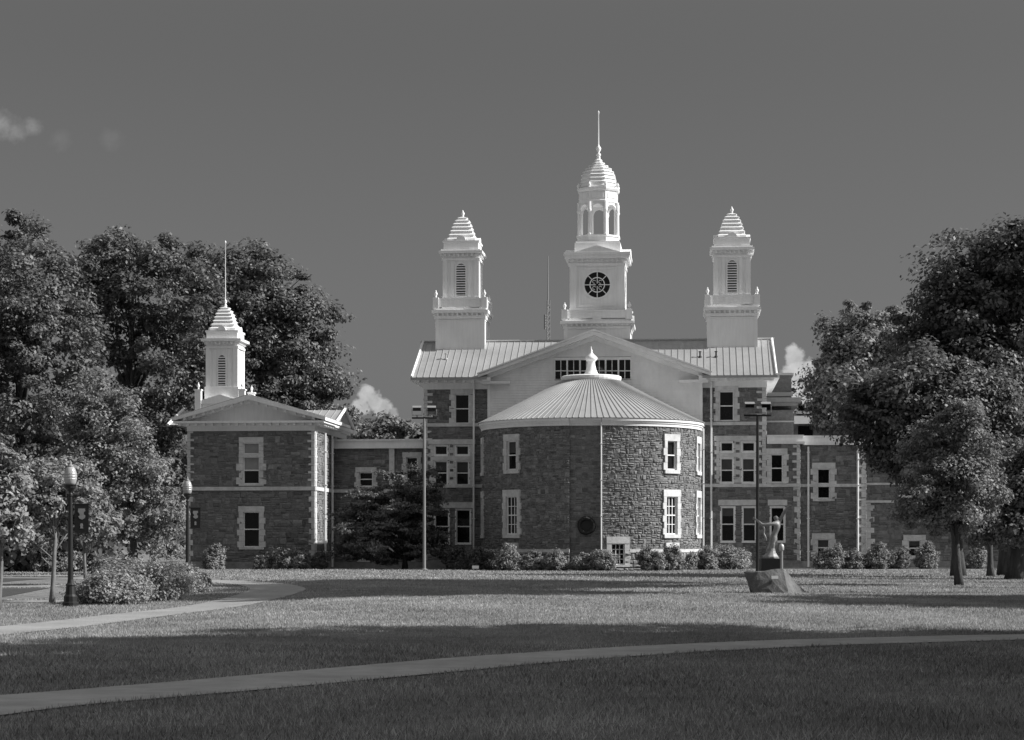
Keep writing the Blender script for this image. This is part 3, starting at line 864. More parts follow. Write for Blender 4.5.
b.lathe([(CR + .05, 25.18), (CR + .05, 25.3), (CR + .0, 25.34), (CR + .0, 25.95), (CR + .1, 26.0), (CR + .16, 26.12), (CR + .16, 26.2)], (cu, cv), 8, o8)
for k in range(8):
    Mp = tang(cu, cv, k * math.pi / 4, AP); b.mbox(Mp, -.38, .38, 25.48, 25.85, 0, .035)
    a = (k + .5) * math.pi / 4; b.lathe([(.1, 26.2), (.06, 26.25), (.11, 26.4), (.04, 26.52), (.01, 26.6)], (cu + (CR + .06) * math.sin(a), cv - (CR + .06) * math.cos(a)), 8)
b.build('belfry', M['white'], ct)
b = MB(); sc_ = .0691 / math.cos(o8) * .97
stepped(b, cu, cv, [(18.9 * sc_, 26.2), (18.9 * sc_, 26.45), (18.4 * sc_, 26.72), (17.6 * sc_, 26.98), (16.2 * sc_, 27.24), (13.7 * sc_, 27.48), (10.2 * sc_, 27.72), (6.6 * sc_, 27.93), (3.9 * sc_, 28.12), (2.0 * sc_, 28.36), (1.2 * sc_, 28.6)], o8, 8, .5)
b.build('dome', M['white'], ct)
b = MB(); b.lathe([(.09, 28.5), (.17, 28.62), (.17, 28.7), (.06, 28.8), (.16, 28.98), (.19, 29.08), (.16, 29.18), (.07, 29.3), (.05, 29.4), (.035, 31.5), (.06, 31.56), (.06, 31.66), (.01, 31.75)], (cu, cv), 12)
b.build('spire', M['white'], ct, smooth=True)

# ================================================================== ROTUNDA
rot = frame_root('rotunda', 'round grey stone rotunda with conical seamed metal roof before the hall', 'building')
RC, RR = -5.0, 6.98


def drum(a, z, d):
    q = RR * math.pi / 2
    if abs(a) > q:
        s = 1 if a > 0 else -1; return (s * (RR + d), RC + (abs(a) - q), z)
    p = a / RR; return ((RR + d) * math.sin(p), RC - (RR + d) * math.cos(p), z)


def phi_px(px):
    best = min((abs((lambda X, Y: CX + FPX * X / Y)(*F2W(RR * math.sin(p), RC - RR * math.cos(p))) - px), p) for p in np.linspace(-1.5, 1.5, 3001))
    return best[1]


FA = .98           # half width of the flat front bay
amax = RR * math.pi / 2 + 4.6
dw = []            # rotunda windows: phi, half width, z0, z1, cols, rows
pl, pr, pb = phi_px(512), phi_px(671.5), phi_px(618)
zr = lambda py, p: EYE + (HOR - py) * F2W(RR * math.sin(p), RC - RR * math.cos(p))[1] / FPX
for p in (pl, pr): dw += [(p, .43, zr(470, p), zr(441, p), 1, 1), (p, .50, zr(534.5, p), zr(496.5, p), 3, 2)]
for p in (R_(78), R_(-80)): dw += [(p, .43, dw[2][2], dw[2][3], 1, 1), (p, .5, dw[3][2], dw[3][3], 3, 2)]
dw += [(pb, .42, zr(565, pb), zr(543.5, pb), 3, 1)]
dops = [(RR * p - w, RR * p + w, z0, z1) for p, w, z0, z1, c_, r_ in dw]
b = MB(); ZW = 8.86; ZB = 1.22
for (s0, s1, sd_) in ((-amax, -FA, 31), (FA, amax, 32)):
    stones(b, drum, s0, s1, ZB, ZW, dops, sd_, .2, .34, .16, .42, (.005, .065), light=.06)
    backing(b, drum, s0, s1, -.3, ZW, dops, n=60)
fr = tang(0, RC, 0, RR - .26)
stones(b, fr, -FA, FA, -.2, ZW, (), 33, .16, .3, .2, .5, (.0, .02), light=-.03); backing(b, fr, -FA, FA, -.3, ZW)
for s in (-1, 1):
    x, y, _ = drum(s * FA, 0, 0); y2 = RC - (RR - .26)
    b.add([(x, y, -.3), (x, y2, -.3), (x, y2, ZW), (x, y, ZW)], [(0, 1, 2, 3)], .5)
b.build('wall', M['stone'], rot)
for (s0, s1, sd_) in ((-amax, -FA, 41), (FA, amax, 42)):
    b = MB(); stones(b, lambda a, z, d: drum(a, z, d + .06), s0, s1, -.25, ZB - .1, dops, sd_, .3, .5, .25, .6, (.02, .1)); b.build('plinth', M['stone_light'], rot)


def arcband(b, s0, s1, z0, z1, d0, d1, n=40, ops_=()):
    for i in range(n):
        a0, a1 = s0 + (s1 - s0) * i / n, s0 + (s1 - s0) * (i + 1) / n
        if any(o[0] < (a0 + a1) / 2 < o[1] and o[2] < z1 and o[3] > z0 for o in ops_): continue
        b.mbox(drum, a0, a1, z0, z1, d0, d1)


for s0, s1 in ((-amax, -FA), (FA, dops[-1][0] - .3), (dops[-1][1] + .3, amax)):
    b = MB(); arcband(b, s0, s1, ZB - .1, ZB + .1, -.05, .13, 60); b.build('water_table', M['lime'], rot)
b = MB()
for s0, s1 in ((-amax, -FA), (FA, amax)):
    arcband(b, s0, s1, ZW, ZW + .18, -.1, .10, 60); arcband(b, s0, s1, ZW + .18, ZW + .3, -.1, .16, 60); arcband(b, s0, s1, ZW + .3, ZW + .46, -.1, .24, 60)
b.mbox(fr, -FA, FA, ZW, ZW + .18, -.1, .10); b.mbox(fr, -FA, FA, ZW + .18, ZW + .3, -.1, .24); b.mbox(fr, -FA, FA, ZW + .3, ZW + .458, -.1, .40)
b.build('cornice', M['white'], rot)
# conical roof: half cone in front, running straight back to the gable wall
ZE2, ZT2, RE, RT = ZW + .47, 12.15, RR + .30, 1.78
b = MB(); N = 60
edge = [(-1, RC + 4.6)] + [None] * (N + 1) + [(1, RC + 4.6)]


def conept(i, r):
    if i == 0: return (-r, RC + 4.6)
    if i == N + 2: return (r, RC + 4.6)
    p = -math.pi / 2 + math.pi * (i - 1) / N
    return (r * math.sin(p), RC - r * math.cos(p))


K = 6
prof = [(RE + (RT - RE) * t, ZE2 + (ZT2 - ZE2) * t - .05 * math.sin(math.pi * t)) for t in np.linspace(0, 1, K + 1)]
for i in range(N + 2):
    for k in range(K):
        (r0, z0), (r1, z1) = prof[k], prof[k + 1]
        q = [(*conept(i, r0), z0), (*conept(i + 1, r0), z0), (*conept(i + 1, r1), z1), (*conept(i, r1), z1)]
        b.add(q, [(0, 1, 2, 3)])
    q = [(*conept(i, RE), ZE2), (*conept(i + 1, RE), ZE2), (*conept(i + 1, RE - .6), ZE2 - .02), (*conept(i, RE - .6), ZE2 - .02)]
    b.add(q, [(0, 1, 2, 3)])
for i in range(1, N + 2):
    b.tube([(*conept(i, r), z + .02) for r, z in prof], [.026] * K + [.014], 4)
for i in range(1, 9):
    y = RC + .5 * i
    for s in (-1, 1): b.tube([(s * r, y, z + .02) for r, z in prof], .033, 4)
b.build('roof', M['roof'], rot, fix=False)
b = MB(); b.lathe([(RT + .12, ZT2 - .06), (RT + .16, ZT2 + .05), (RT + .16, ZT2 + .2), (RT + .05, ZT2 + .26), (.5, ZT2 + .34)], (0, RC), 40)
b.build('roof_ring', M['white'], rot, smooth=False)
zt = ZT2 + .3
b = MB(); b.lathe([(r * .93, zt + 1.18 * z) for r, z in ((.54, 0), (.54, .08), (.46, .13), (.36, .3), (.29, .55), (.26, .74), (.34, .82), (.43, .88), (.43, .98), (.30, 1.08), (.17, 1.18), (.08, 1.28), (.1, 1.36), (.04, 1.46), (.01, 1.6))], (0, RC), 20)
b.build('cupola', M['white'], rot, smooth=True)
for i, (p, w, z0, z1, c_, r_) in enumerate(dw):
    Mp = tang(0, RC, p, RR + .02)
    if i == len(dw) - 1: window(rot, Mp, -w, w, z0, z1, m=.3, lint=.42, sill=.12, cols=c_, rows=4, tooth=.0, rail=False, seed=i, label='small basement window in the rotunda plinth')
    else: window(rot, Mp, -w, w, z0, z1, m=.24, lint=.42, sill=.22, cols=c_, rows=r_, tooth=.09, seed=i)
for p in (pr, pl):
    b = MB(); Mp = tang(0, RC, p, RR + .02); b.mbox(Mp, -.6, .6, ZB + .1, ZB + .5, -.1, .10); b.build('stone_panel', M['lime'], rot)
for s, q in ((-1, 1), (1, -1)):
    for z0, z1 in ((ZB + .1, 4.6), (5.2, ZW)):
        b = MB(); quoins(b, drum, s * (RR * math.pi / 2 + 1.3), q, z0, z1, 51, .25, .42, .36, .3); b.build('quoins', M['lime'], rot)
x, y, _ = drum(FA, 0, .05); downspout(rot, [(x - .03, y - .08, ZW + .2), (x - .03, y - .08, .1)], .05)
x, y, _ = drum(RR * 1.62, 0, .1)
downspout(rot, [(x + .1, y + .3, ZW + .2), (x + .1, y + .3, .1)], .06)
# round wreath plaque on the flat bay
b = MB(); Mp = fr; zc = zr(525.5, 0)
for t0, t1 in zip(np.linspace(0, 2 * math.pi, 25), np.linspace(0, 2 * math.pi, 25)[1:]):
    for k in range(6):
        pass
pts = [Vector(Mp(.05 + .45 * math.cos(t), zc + .45 * math.sin(t), .12)) for t in np.linspace(0, 2 * math.pi, 25)]
rnd = random.Random(4); b.tube(pts, [.12 + rnd.uniform(-.02, .03) for _ in pts], 7)
b.prism(Mp, [(.05 + .42 * math.cos(a), zc + .42 * math.sin(a)) for a in np.linspace(0, 2 * math.pi, 25)[:-1]], .02, .07)
b.build('medallion', M['dark'], rot)

# ================================================================== LEFT PAVILION
pav = frame_root('pavilion', 'two storey stone pavilion with white pediment and slender cupola at far left', 'building')
PV = -6.0; PU0, PU1 = UX(187.5, PV), UX(314.5, PV); PD = 2.2
fp = flat(PV); PZ = 8.95; PC = 5.22
ZP = lambda py: ZY(py, (PU0 + PU1) / 2, PV)
pw = [W(244, 258.6, 457.5, 483.5, PV), W(244.2, 258.8, 512.6, 546.5, PV)]
pt = W(244, 258.6, 443.5, 453.5, PV)
pops = [opening(*w) for w in pw] + [opening(*pt)]
b = MB(); stones(b, fp, PU0, PU1, .5, PZ, pops, 61); backing(b, fp, PU0, PU1, -.4, PZ, pops)
stones(b, sideR(PU1), PV, 6, -.2, PZ, (), 62); backing(b, sideR(PU1), PV, 6, -.4, PZ); stones(b, sideL(PU0), PV, 6, -.2, PZ, (), 63); backing(b, sideL(PU0), PV, 6, -.4, PZ)
b.add([(PU0, 6, -.3), (PU1, 6, -.3), (PU1, 6, PZ), (PU0, 6, PZ)], [(0, 1, 2, 3)], .4)
b.build('wall', M['stone'], pav)
b = MB(); b.mbox(fp, PU0 - .05, PU1 + .05, -.4, .5, -.1, .09); b.mbox(sideR(PU1), PV + .1, 2, -.4, .5, -.1, .09); b.build('plinth', M['base_course'], pav)
b = MB(); b.mbox(fp, PU0 - .05, PU1 + .06, PC - .12, PC + .12, -.05, .1); b.mbox(sideR(PU1), PV + .05, 2.2, PC - .12, PC + .12, -.05, .095); b.build('string_course', M['lime'], pav)
for (z0, z1, k) in ((.51, PC - .13, 1), (PC + .13, PZ, 2)):
    lg = .42 if k == 2 else .36; hl = .15 if k == 2 else .34
    for q in ((fp, PU0, 1, z0, z1, k, .2, lg, .36, hl), (fp, PU1, -1, z0, z1, k + 5, .2, lg, .36, hl), (sideR(PU1), PV, 1, z0, z1, k + 8, .5, .7, .36, hl), (sideR(PU1), 2.1, -1, z0, z1, k + 9, .6, .9, .36, .34)):
        b = MB(); quoins(b, *q); b.build('quoins', M['lime'], pav)
window(pav, fp, *pw[0], m=.28, lint=.02, sill=.1, tooth=.16, blind=.52, seed=2)
window(pav, fp, *pw[1], m=.28, lint=.36, sill=.14, tooth=.12, seed=3)
w = window(pav, fp, *pt, m=.28, lint=.36, sill=.2, tooth=.0, rail=False, seed=4, blind=.95)
downspout(pav, [(PU1 + .16, -3.0, PZ), (PU1 + .16, -3.0, .1)], .08)
downspout(pav, [(PU1 + .16, -.3, PZ), (PU1 + .16, -.3, .1)], .08)
PE = PZ + .42                                      # underside of pediment
pc = (PU0 + PU1) / 2; ph = (PU1 - PU0) / 2; PG = ph + .85
b = MB(); b.mbox(fp, PU0 - .03, PU1 + .03, PZ, PE - .1, -.2, .07); b.mbox(sideR(PU1), PV + .2, 6, PZ, PE - .1, -.2, .07); b.mbox(sideL(PU0), PV + .2, 6, PZ, PE - .1, -.2, .07)
b.box(PU0 - .75, PU1 + .75, PV - .75, 6.5, PE + .06, PE + .2)
b.box(PU0 - .3, PU1 + .3, PV - .3, 6.2, PE - .1, PE + .058)
for i in range(18):
    a = PU0 - .4 + (PU1 - PU0 + .8) * i / 17; b.box(a - .09, a + .09, PV - .62, PV - .302, PE - .1, PE + .055)
for i in range(14):
    v = PV + .4 + .62 * i; b.box(PU1 + .302, PU1 + .62, v - .09, v + .09, PE - .1, PE + .055)
b.build('cornice', M['white'], pav)
PZA = ZY(399.5, pc, PV - .7); fpz = lambda a: PZA - (PZA - PE - .2) * abs(a) / PG
b = MB(); b.prism(lambda a, z, d: (pc + a, d, z), [(-ph - .3, PE + .2), (ph + .3, PE + .2), (0, fpz(0) - .1)], PV - .05, PV + .3); b.build('tympanum', M['white'], pav)
b = MB()
for s in (-1, 1):
    f = lambda a, z, d: (pc + s * a, d, z)
    b.prism(f, [(0, fpz(0)), (PG, fpz(PG)), (PG, fpz(PG) + .2), (0, fpz(0) + .3)], PV - .8, 3)
    b.prism(f, [(0, fpz(0) - .2), (PG - .5, fpz(PG - .5) - .2), (PG - .5, fpz(PG - .5) - .002), (0, fpz(0) - .002)], PV - .35, PV + .1)
    for i in range(7):
        a = .5 + i * .62; b.prism(f, [(a - .09, fpz(a - .09) - .17), (a + .09, fpz(a + .09) - .17), (a + .09, fpz(a + .09) - .003), (a - .09, fpz(a - .09) - .003)], PV - .65, PV - .352)
b.build('pediment', M['white'], pav)
b = MB()
for s in (-1, 1):
    f = lambda a, z, d: (pc + s * a, d, z)
    b.prism(f, [(.04, fpz(0) + .304), (PG, fpz(PG) + .204), (PG, fpz(PG) + .25), (.04, fpz(0) + .35)], PV - .72, 3)
# cross roof behind
cv0, cv1 = -2.2, 5.6; ce, cr = PE + .22, PE + 1.4; cl, crr = UX(177, 0), UX(340, 0); cm = (cv0 + cv1) / 2
b.add([(cl, cv0, ce), (crr, cv0, ce), (crr, cm, cr), (cl, cm, cr), (cl, cv1, ce), (crr, cv1, ce)], [(0, 1, 2, 3), (3, 2, 5, 4), (0, 3, 4), (1, 2, 5), (0, 1, 5, 4)])
n = int((crr - cl) / .5)
for i in range(1, n):
    a = cl + (crr - cl) * i / n; b.tube([(a, cv0, ce + .02), (a, cm, cr + .02)], .03, 4)
b.build('roof', M['roof'], pav)
for a in (cl - .05, crr + .05):
    b = MB(); b.tube([(a, cv0 - .05, ce), (a, cm, cr + .05), (a, cv1, ce)], .11, 6); b.build('roof_edge', M['white'], pav)
b = MB(); b.box(crr - .9, crr + .1, cv0 - .3, cv1, PE + .0, ce - .02)
b.build('eave', M['white'], pav)
# cupola
cu, cv = UX(221, 0), 1.3; k_ = .0672; y0 = F2W(cu, cv - 1.2)[1]
zc_ = lambda py: EYE + (HOR - py) * y0 / FPX
b = MB(); sq(b, cu, cv, 1.7, ce - .2, zc_(401)); sq(b, cu, cv, 1.36, zc_(402), zc_(387)); sq(b, cu, cv, 1.2, zc_(387), zc_(346)); sq(b, cu, cv, 1.32, zc_(389), zc_(386.5))
Mp = tang(cu, cv, 0, 1.7); b.prism(Mp, [(-2.0, zc_(404)), (2.0, zc_(404)), (2.0, zc_(402.5)), (0, zc_(395)), (-2.0, zc_(402.5))], -1.5, .25)
for su in (-1, 1):
    for sv in (-1, 1): sq(b, cu + su * 1.1, cv + sv * 1.1, .18, zc_(386.5), zc_(348))
    for sv in (-1, 1):
        b.box(cu + su * .6 - .12, cu + su * .6 + .12, cv + sv * 1.2 - .05, cv + sv * 1.2 + .05, zc_(386.5), zc_(349)); b.box(cu + sv * 1.2 - .05, cu + sv * 1.2 + .05, cv + su * .6 - .12, cv + su * .6 + .12, zc_(386.5), zc_(349))
sq(b, cu, cv, 1.33, zc_(348), zc_(346)); sq(b, cu, cv, 1.26, zc_(346), zc_(341)); dentils(b, cu, cv, 1.26, zc_(344), zc_(341.2), .12, .18, .15)
sq(b, cu, cv, 1.6, zc_(341), zc_(338.5)); sq(b, cu, cv, 1.24, zc_(338.5), zc_(330.5)); sq(b, cu, cv, 1.31, zc_(332), zc_(330))
for su in (-1, 1):
    for sv in (-1, 1): sq(b, cu + su * 1.75, cv + sv * 1.75, .24, ce - .2, zc_(390)); sq(b, cu + su * 1.75, cv + sv * 1.75, .3, zc_(391), zc_(389.6))
t = b.build('cupola', M['white'], pav); t.scale = (.86, .86, 1); t.location = (cu * .14, cv * .14, 0)
for su in (-1, 1):
    for sv in (-1, 1): urn(t, cu + su * 1.75, cv + sv * 1.75, zc_(389.6), .8)
louver(t, cu, cv - 1.2, .58, zc_(386), zc_(355))
b = MB(); ys_ = [330, 326, 322.2, 318.4, 314.8, 311.2, 308, 305]; rs_ = [1.05, .93, .83, .74, .66, .55, .38, .1]
stepped(b, cu, cv, [(r * 1.414, zc_(y)) for r, y in zip(rs_, ys_)])
for k in range(4):
    Mp = tang(cu, cv, k * math.pi / 2, .85); b.prism(Mp, [(.34 * math.cos(a), zc_(330.6) + .34 * math.sin(a)) for a in np.linspace(0, math.pi, 11)], -.2, .46)
b.build('cupola_roof', M['white'], t)
b = MB(); z = zc_(305.5); b.lathe([(.1, z), (.15, z + .12), (.06, z + .25), (.13, z + .4), (.05, z + .55), (.035, z + .6), (.03, zc_(241)), (.07, zc_(240.5)), (.07, zc_(239)), (.01, zc_(238))], (cu, cv), 10)
b.build('flagpole', M['white'], t, smooth=True)

# ================================================================== LINK WING (between pavilion and hall)
link = frame_root('link_wing', 'low stone wing with white parapet between pavilion and hall', 'building')
LV = .9; fl = flat(LV); L0, L1 = PU1 - .1, UL + .1; LZ = 8.1
lw = [W(360, 372, 473, 486, LV), W(361, 371.5, 549, 559, LV), W(407, 417, 458, 482, LV), W(397, 409, 512, 540, LV)]
lops = [opening(*w) for w in lw]
b = MB(); stones(b, fl, L0, L1, .4, LZ, lops, 71); backing(b, fl, L0, L1, -.4, LZ, lops); b.build('wall', M['stone'], link)
b = MB(); b.mbox(fl, L0, L1 - .1, -.4, .4, -.1, .08); b.build('plinth', M['base_course'], link)
b = MB(); b.mbox(fl, L0, L1 - .1, PC - .1, PC + .12, -.05, .09); b.build('string_course', M['lime'], link)
b = MB(); b.box(L0, L1 - .1, LV - .3, 10, LZ, LZ + .16); b.box(L0, L1 - .1, LV - .15, 10, LZ + .16, LZ + .52); b.box(L0, L1 - .1, LV - .28, 10, LZ + .52, LZ + .62); b.build('parapet', M['white'], link)
b = MB(); u = UX(392, LV); b.mbox(fl, u - .18, u + .18, .4, LZ, -.05, .14); quoins(b, fl, UX(367, LV) + .35, 1, .4, 1.7, 3, .25, .4, .3, .3); b.build('pilaster', M['lime'], link)
for i, w in enumerate(lw): window(link, fl, *w, m=.22, lint=.34, sill=.14, tooth=.1, seed=20 + i)

# ================================================================== RIGHT WING
wing = frame_root('east_wing', 'two storey stone wing with white parapet on the right side of the hall', 'building')
RV = .7; f1 = flat(RV); R0, R1 = UR2 - .1, UX(866, RV); RZ = 8.2
rw = [W(818.2, 829.2, 469.5, 498, RV), W(818, 828.5, 540, 556, RV)]
rops = [opening(*w) for w in rw]
RV2 = 3.5; f2 = flat(RV2); R2 = UX(1075, RV2)
rw2 = [W(909, 920, 541, 556, RV2), W(905, 917, 468, 496, RV2), W(985, 997, 468, 496, RV2)]
rops2 = [opening(*w) for w in rw2]
b = MB(); stones(b, f1, R0, R1, .5, RZ, rops, 81); backing(b, f1, R0, R1, -.4, RZ, rops)
stones(b, sideR(R1), RV, RV2, .5, RZ, (), 82); backing(b, sideR(R1), RV, RV2 + 8, -.4, RZ)
stones(b, f2, R1, R2, .5, RZ, rops2, 83); backing(b, f2, R1, R2, -.4, RZ, rops2)
stones(b, sideR(R2), RV2, RV2 + 10, -.3, RZ, (), 84); backing(b, sideR(R2), RV2, RV2 + 10, -.4, RZ)
b.add([(R0, RV2 + 10, -.3), (R2, RV2 + 10, -.3), (R2, RV2 + 10, RZ), (R0, RV2 + 10, RZ)], [(0, 1, 2, 3)])
b.build('wall', M['stone'], wing)
b = MB(); b.mbox(f1, R0 + .15, R1 + .05, -.4, .5, -.1, .08); b.mbox(f2, R1 + .06, R2 + .05, -.4, .5, -.1, .08); b.build('plinth', M['base_course'], wing)
b = MB(); b.mbox(f1, R0 + .15, R1 + .05, ZC1 - .1, ZC1 + .1, -.05, .09); b.mbox(f2, R1 + .06, R2 + .05, 4.42, 4.58, -.05, .09); b.mbox(f2, R1 + .06, R2 + .05, ZC1 + .1, ZC1 + .25, -.05, .09); b.build('string_course', M['lime'], wing)
for q in ((f1, R1, -1, .51, ZC1 - .12, 5, .3, .5, .4, .2), (f1, R1, -1, ZC1 + .12, RZ, 6, .3, .5, .4, .2), (f2, R1 + .1, 1, .51, 4.4, 7, .45, .75, .4, .36)):
    b = MB(); quoins(b, *q); b.build('quoins', M['lime'], wing)
b = MB()
b.box(R0 + .3, R1 + .3, RV - .3, RV2 + 10, RZ, RZ + .16); b.box(R0 + .3, R1 + .12, RV - .14, RV2 + 10, RZ + .16, RZ + .52); b.box(R0 + .3, R1 + .24, RV - .26, RV2 + 10, RZ + .52, RZ + .62)
b.box(R1 + .31, R2 + .3, RV2 - .3, RV2 + 10, RZ, RZ + .16); b.box(R1 + .31, R2 + .12, RV2 - .14, RV2 + 10, RZ + .16, RZ + .5); b.build('parapet', M['white'], wing)
for i, w in enumerate(rw): window(wing, f1, *w, m=.3, lint=.4, sill=.16, tooth=.14, seed=30 + i)
for i, w in enumerate(rw2): window(wing, f2, *w, m=.28, lint=.36, sill=.16, tooth=.12, seed=40 + i)
downspout(wing, [(R1 - .55, RV - .15, RZ), (R1 - .55, RV - .15, .1)], .07)

# ================================================================== REAR BLOCKS
rear = frame_root('rear_block', 'dark stepped stone block with cornices rising behind the right end of the hall', 'building')
v0 = 16.0; a0 = UX(752, v0); Zr = lambda y: EYE + (HOR - y) * 152.5 / FPX
b = MB(); x1 = UX(791.5, v0); x2 = UX(793, v0 - 1)
b.box(a0, x1, v0, v0 + 9, 6, Zr(376)); b.box(a0, x2, v0 - 1.5, v0 - .002, 6, Zr(412)); b.build('wall', M['stone'], rear)
b = MB(); b.box(a0, x1 + .15, v0 - .15, v0 + 9, Zr(376), Zr(373.8)); b.box(a0, x1 + .1, v0 - .1, v0 - .002, Zr(397), Zr(393)); b.box(a0, x2 + .1, v0 - 1.6, v0 - 1.502, Zr(424), Zr(422.5)); b.build('band', M['cream'], rear)
b = MB(); b.box(a0, x2 + .55, v0 - 2.1, v0 + 9.5, Zr(404.5), Zr(400)); b.box(a0, x2 + .3, v0 - 1.8, v0 + 9.2, Zr(408), Zr(404.6)); b.build('cornice', M['grey_metal'], rear)
rw_ = frame_root('rear_house', 'small far house with grey hipped roof and pale dormers behind the right wing', 'building')
b = MB(); v1 = 26.0; Zr2 = lambda y: EYE + (HOR - y) * 163 / FPX; h0, h1 = UX(794, v1), UX(842, v1)
b.box(h0 + .4, h1 - .4, v1 + .3, v1 + 9, -1, Zr2(425)); b.build('wall', M['stone'], rw_)
b = MB(); b.add([(h0, v1 - .3, Zr2(425)), (h1, v1 - .3, Zr2(425)), (h1 - 1, v1 + 4, Zr2(409)), (h0 + .2, v1 + 4, Zr2(409)), (h0, v1 + 9, Zr2(425)), (h1, v1 + 9, Zr2(425))], [(0, 1, 2, 3), (3, 2, 5, 4), (0, 3, 4), (1, 2, 5), (0, 1, 5, 4)]); b.build('roof', M['grey_metal'], rw_)
for px in (801, 811, 822):
    b = MB(); u = UX(px, v1 + 3); b.box(u - .38, u + .38, v1 + 2.4, v1 + 4, Zr2(413), Zr2(403)); d_ = b.build('dormer', M['white'], rw_)
    b = MB(); b.box(u - .25, u + .25, v1 + 2.36, v1 + 2.4, Zr2(410), Zr2(404.5)); b.build('pane', M['glass'], d_)
b = MB(); b.box(UX(798, v1) - .0, UX(813, v1), v1 + .2, v1 + .29, Zr2(438), Zr2(427)); b.build('window', M['glass'], rw_)

# radio mast beyond the roofs
mast = thing('radio_mast', 'thin lattice radio mast standing far behind the hall roof', 'mast', ((548 - CX) * 420 / FPX, 420, -1))
b = MB(); top = EYE + (HOR - 256) * 420 / FPX + 1
for k in range(3):
    a = k * 2.094; b.tube([(.5 * math.cos(a), .5 * math.sin(a), 0), (.42 * math.cos(a), .42 * math.sin(a), top - 10), (.42 * math.cos(a), .42 * math.sin(a), top - 9)], .09, 5)
z = 0
while z < top - 10:
    for k in range(3):
        a, c_ = k * 2.094, (k + 1) * 2.094
        b.tube([(.47 * math.cos(a), .47 * math.sin(a), z), (.47 * math.cos(c_), .47 * math.sin(c_), z + 1.1)], .06, 4)
    z += 1.1
b.build('lattice', M['grey_metal'], mast)
b = MB(); b.tube([(0, 0, top - 11), (0, 0, top)], [.16, .08], 6); b.tube([(.55, 0, top - 26), (.55, 0, top - 22)], .3, 6); b.tube([(-.6, 0, top - 15), (-.6, 0, top - 12)], .25, 6); b.build('antenna', M['grey_metal'], mast)


# ------------------------------------------------------------------ plants
def leaves(rng, centers, radii, per, size, out_c, flat_=.65, up=.55, tone_c=None, droop=0.0):
    n = len(centers); idx = np.repeat(np.arange(n), per); N = len(idx)
    d = rng.normal(size=(N, 3)); d /= np.linalg.norm(d, axis=1)[:, None]
    rr = rng.uniform(.25, 1.0, N) ** .6
    p = d * rr[:, None]; st_ = rng.uniform(.7, 1.35, (n, 3)); st_[:, 2] *= flat_
    p = p * (radii[:, None] * st_)[idx]
    ax = rng.normal(size=(n, 3)); ax[:, 2] *= .5; ax /= np.linalg.norm(ax, axis=1)[:, None]
    p += ax[idx] * (radii[idx] * rng.uniform(-.7, .7, N))[:, None]      # drawn out along a twig
    P = centers[idx] + p
    nrm = d * .7 + rng.normal(size=(N, 3)) * .55; nrm[:, 2] += up
    o = P - out_c; o /= np.linalg.norm(o, axis=1)[:, None] + 1e-6
    nrm += o * .35; nrm /= np.linalg.norm(nrm, axis=1)[:, None]
    t = np.cross(nrm, rng.normal(size=(N, 3))); t /= np.linalg.norm(t, axis=1)[:, None] + 1e-9
    s = np.cross(nrm, t); L = (size * rng.uniform(.6, 1.35, N))[:, None]; Wd = L * rng.uniform(.45, .75, N)[:, None]
    bend = nrm * L * rng.uniform(-.1, .25, N)[:, None]
    q = np.stack([P - t * L, P + s * Wd + bend, P + t * L, P - s * Wd + bend], 1).reshape(-1, 3)
    tn = np.clip(rng.normal(.45, .17, N) + (tone_c[idx] if tone_c is not None else 0), 0, 1)
    return q, tn


def sample_crown(rng, crowns, n, inner=.45, ragged=0.0):
    w = np.array([c[3] * c[4] * c[5] for c in crowns]) ** .75; w /= w.sum(); out = []; off = rng.uniform(0, 50, 3)
    while len(out) < n:
        c = crowns[rng.choice(len(crowns), p=w)]
        d = rng.normal(size=3); d /= np.linalg.norm(d); r = rng.uniform(inner ** 3, 1) ** (1 / 3)
        r *= 1 + .13 * math.sin(d[0] * 5 + c[0]) * math.sin(d[2] * 6 + c[2] * 3)
        if ragged and rng.random() < .22: r *= rng.uniform(1.0, 1.22)
        p = np.array([c[0] + d[0] * r * c[3], c[1] + d[1] * r * c[4], c[2] + d[2] * r * c[5]])
        if ragged:
            f = 2.6 / max(c[3], c[5])
            if mnoise.noise(Vector(p * f + off)) < -.12 + .1 * rng.normal() and rng.random() < .85: continue   # gaps between the boughs
        out.append(p)
    return np.array(out)


TREE_N = [0]


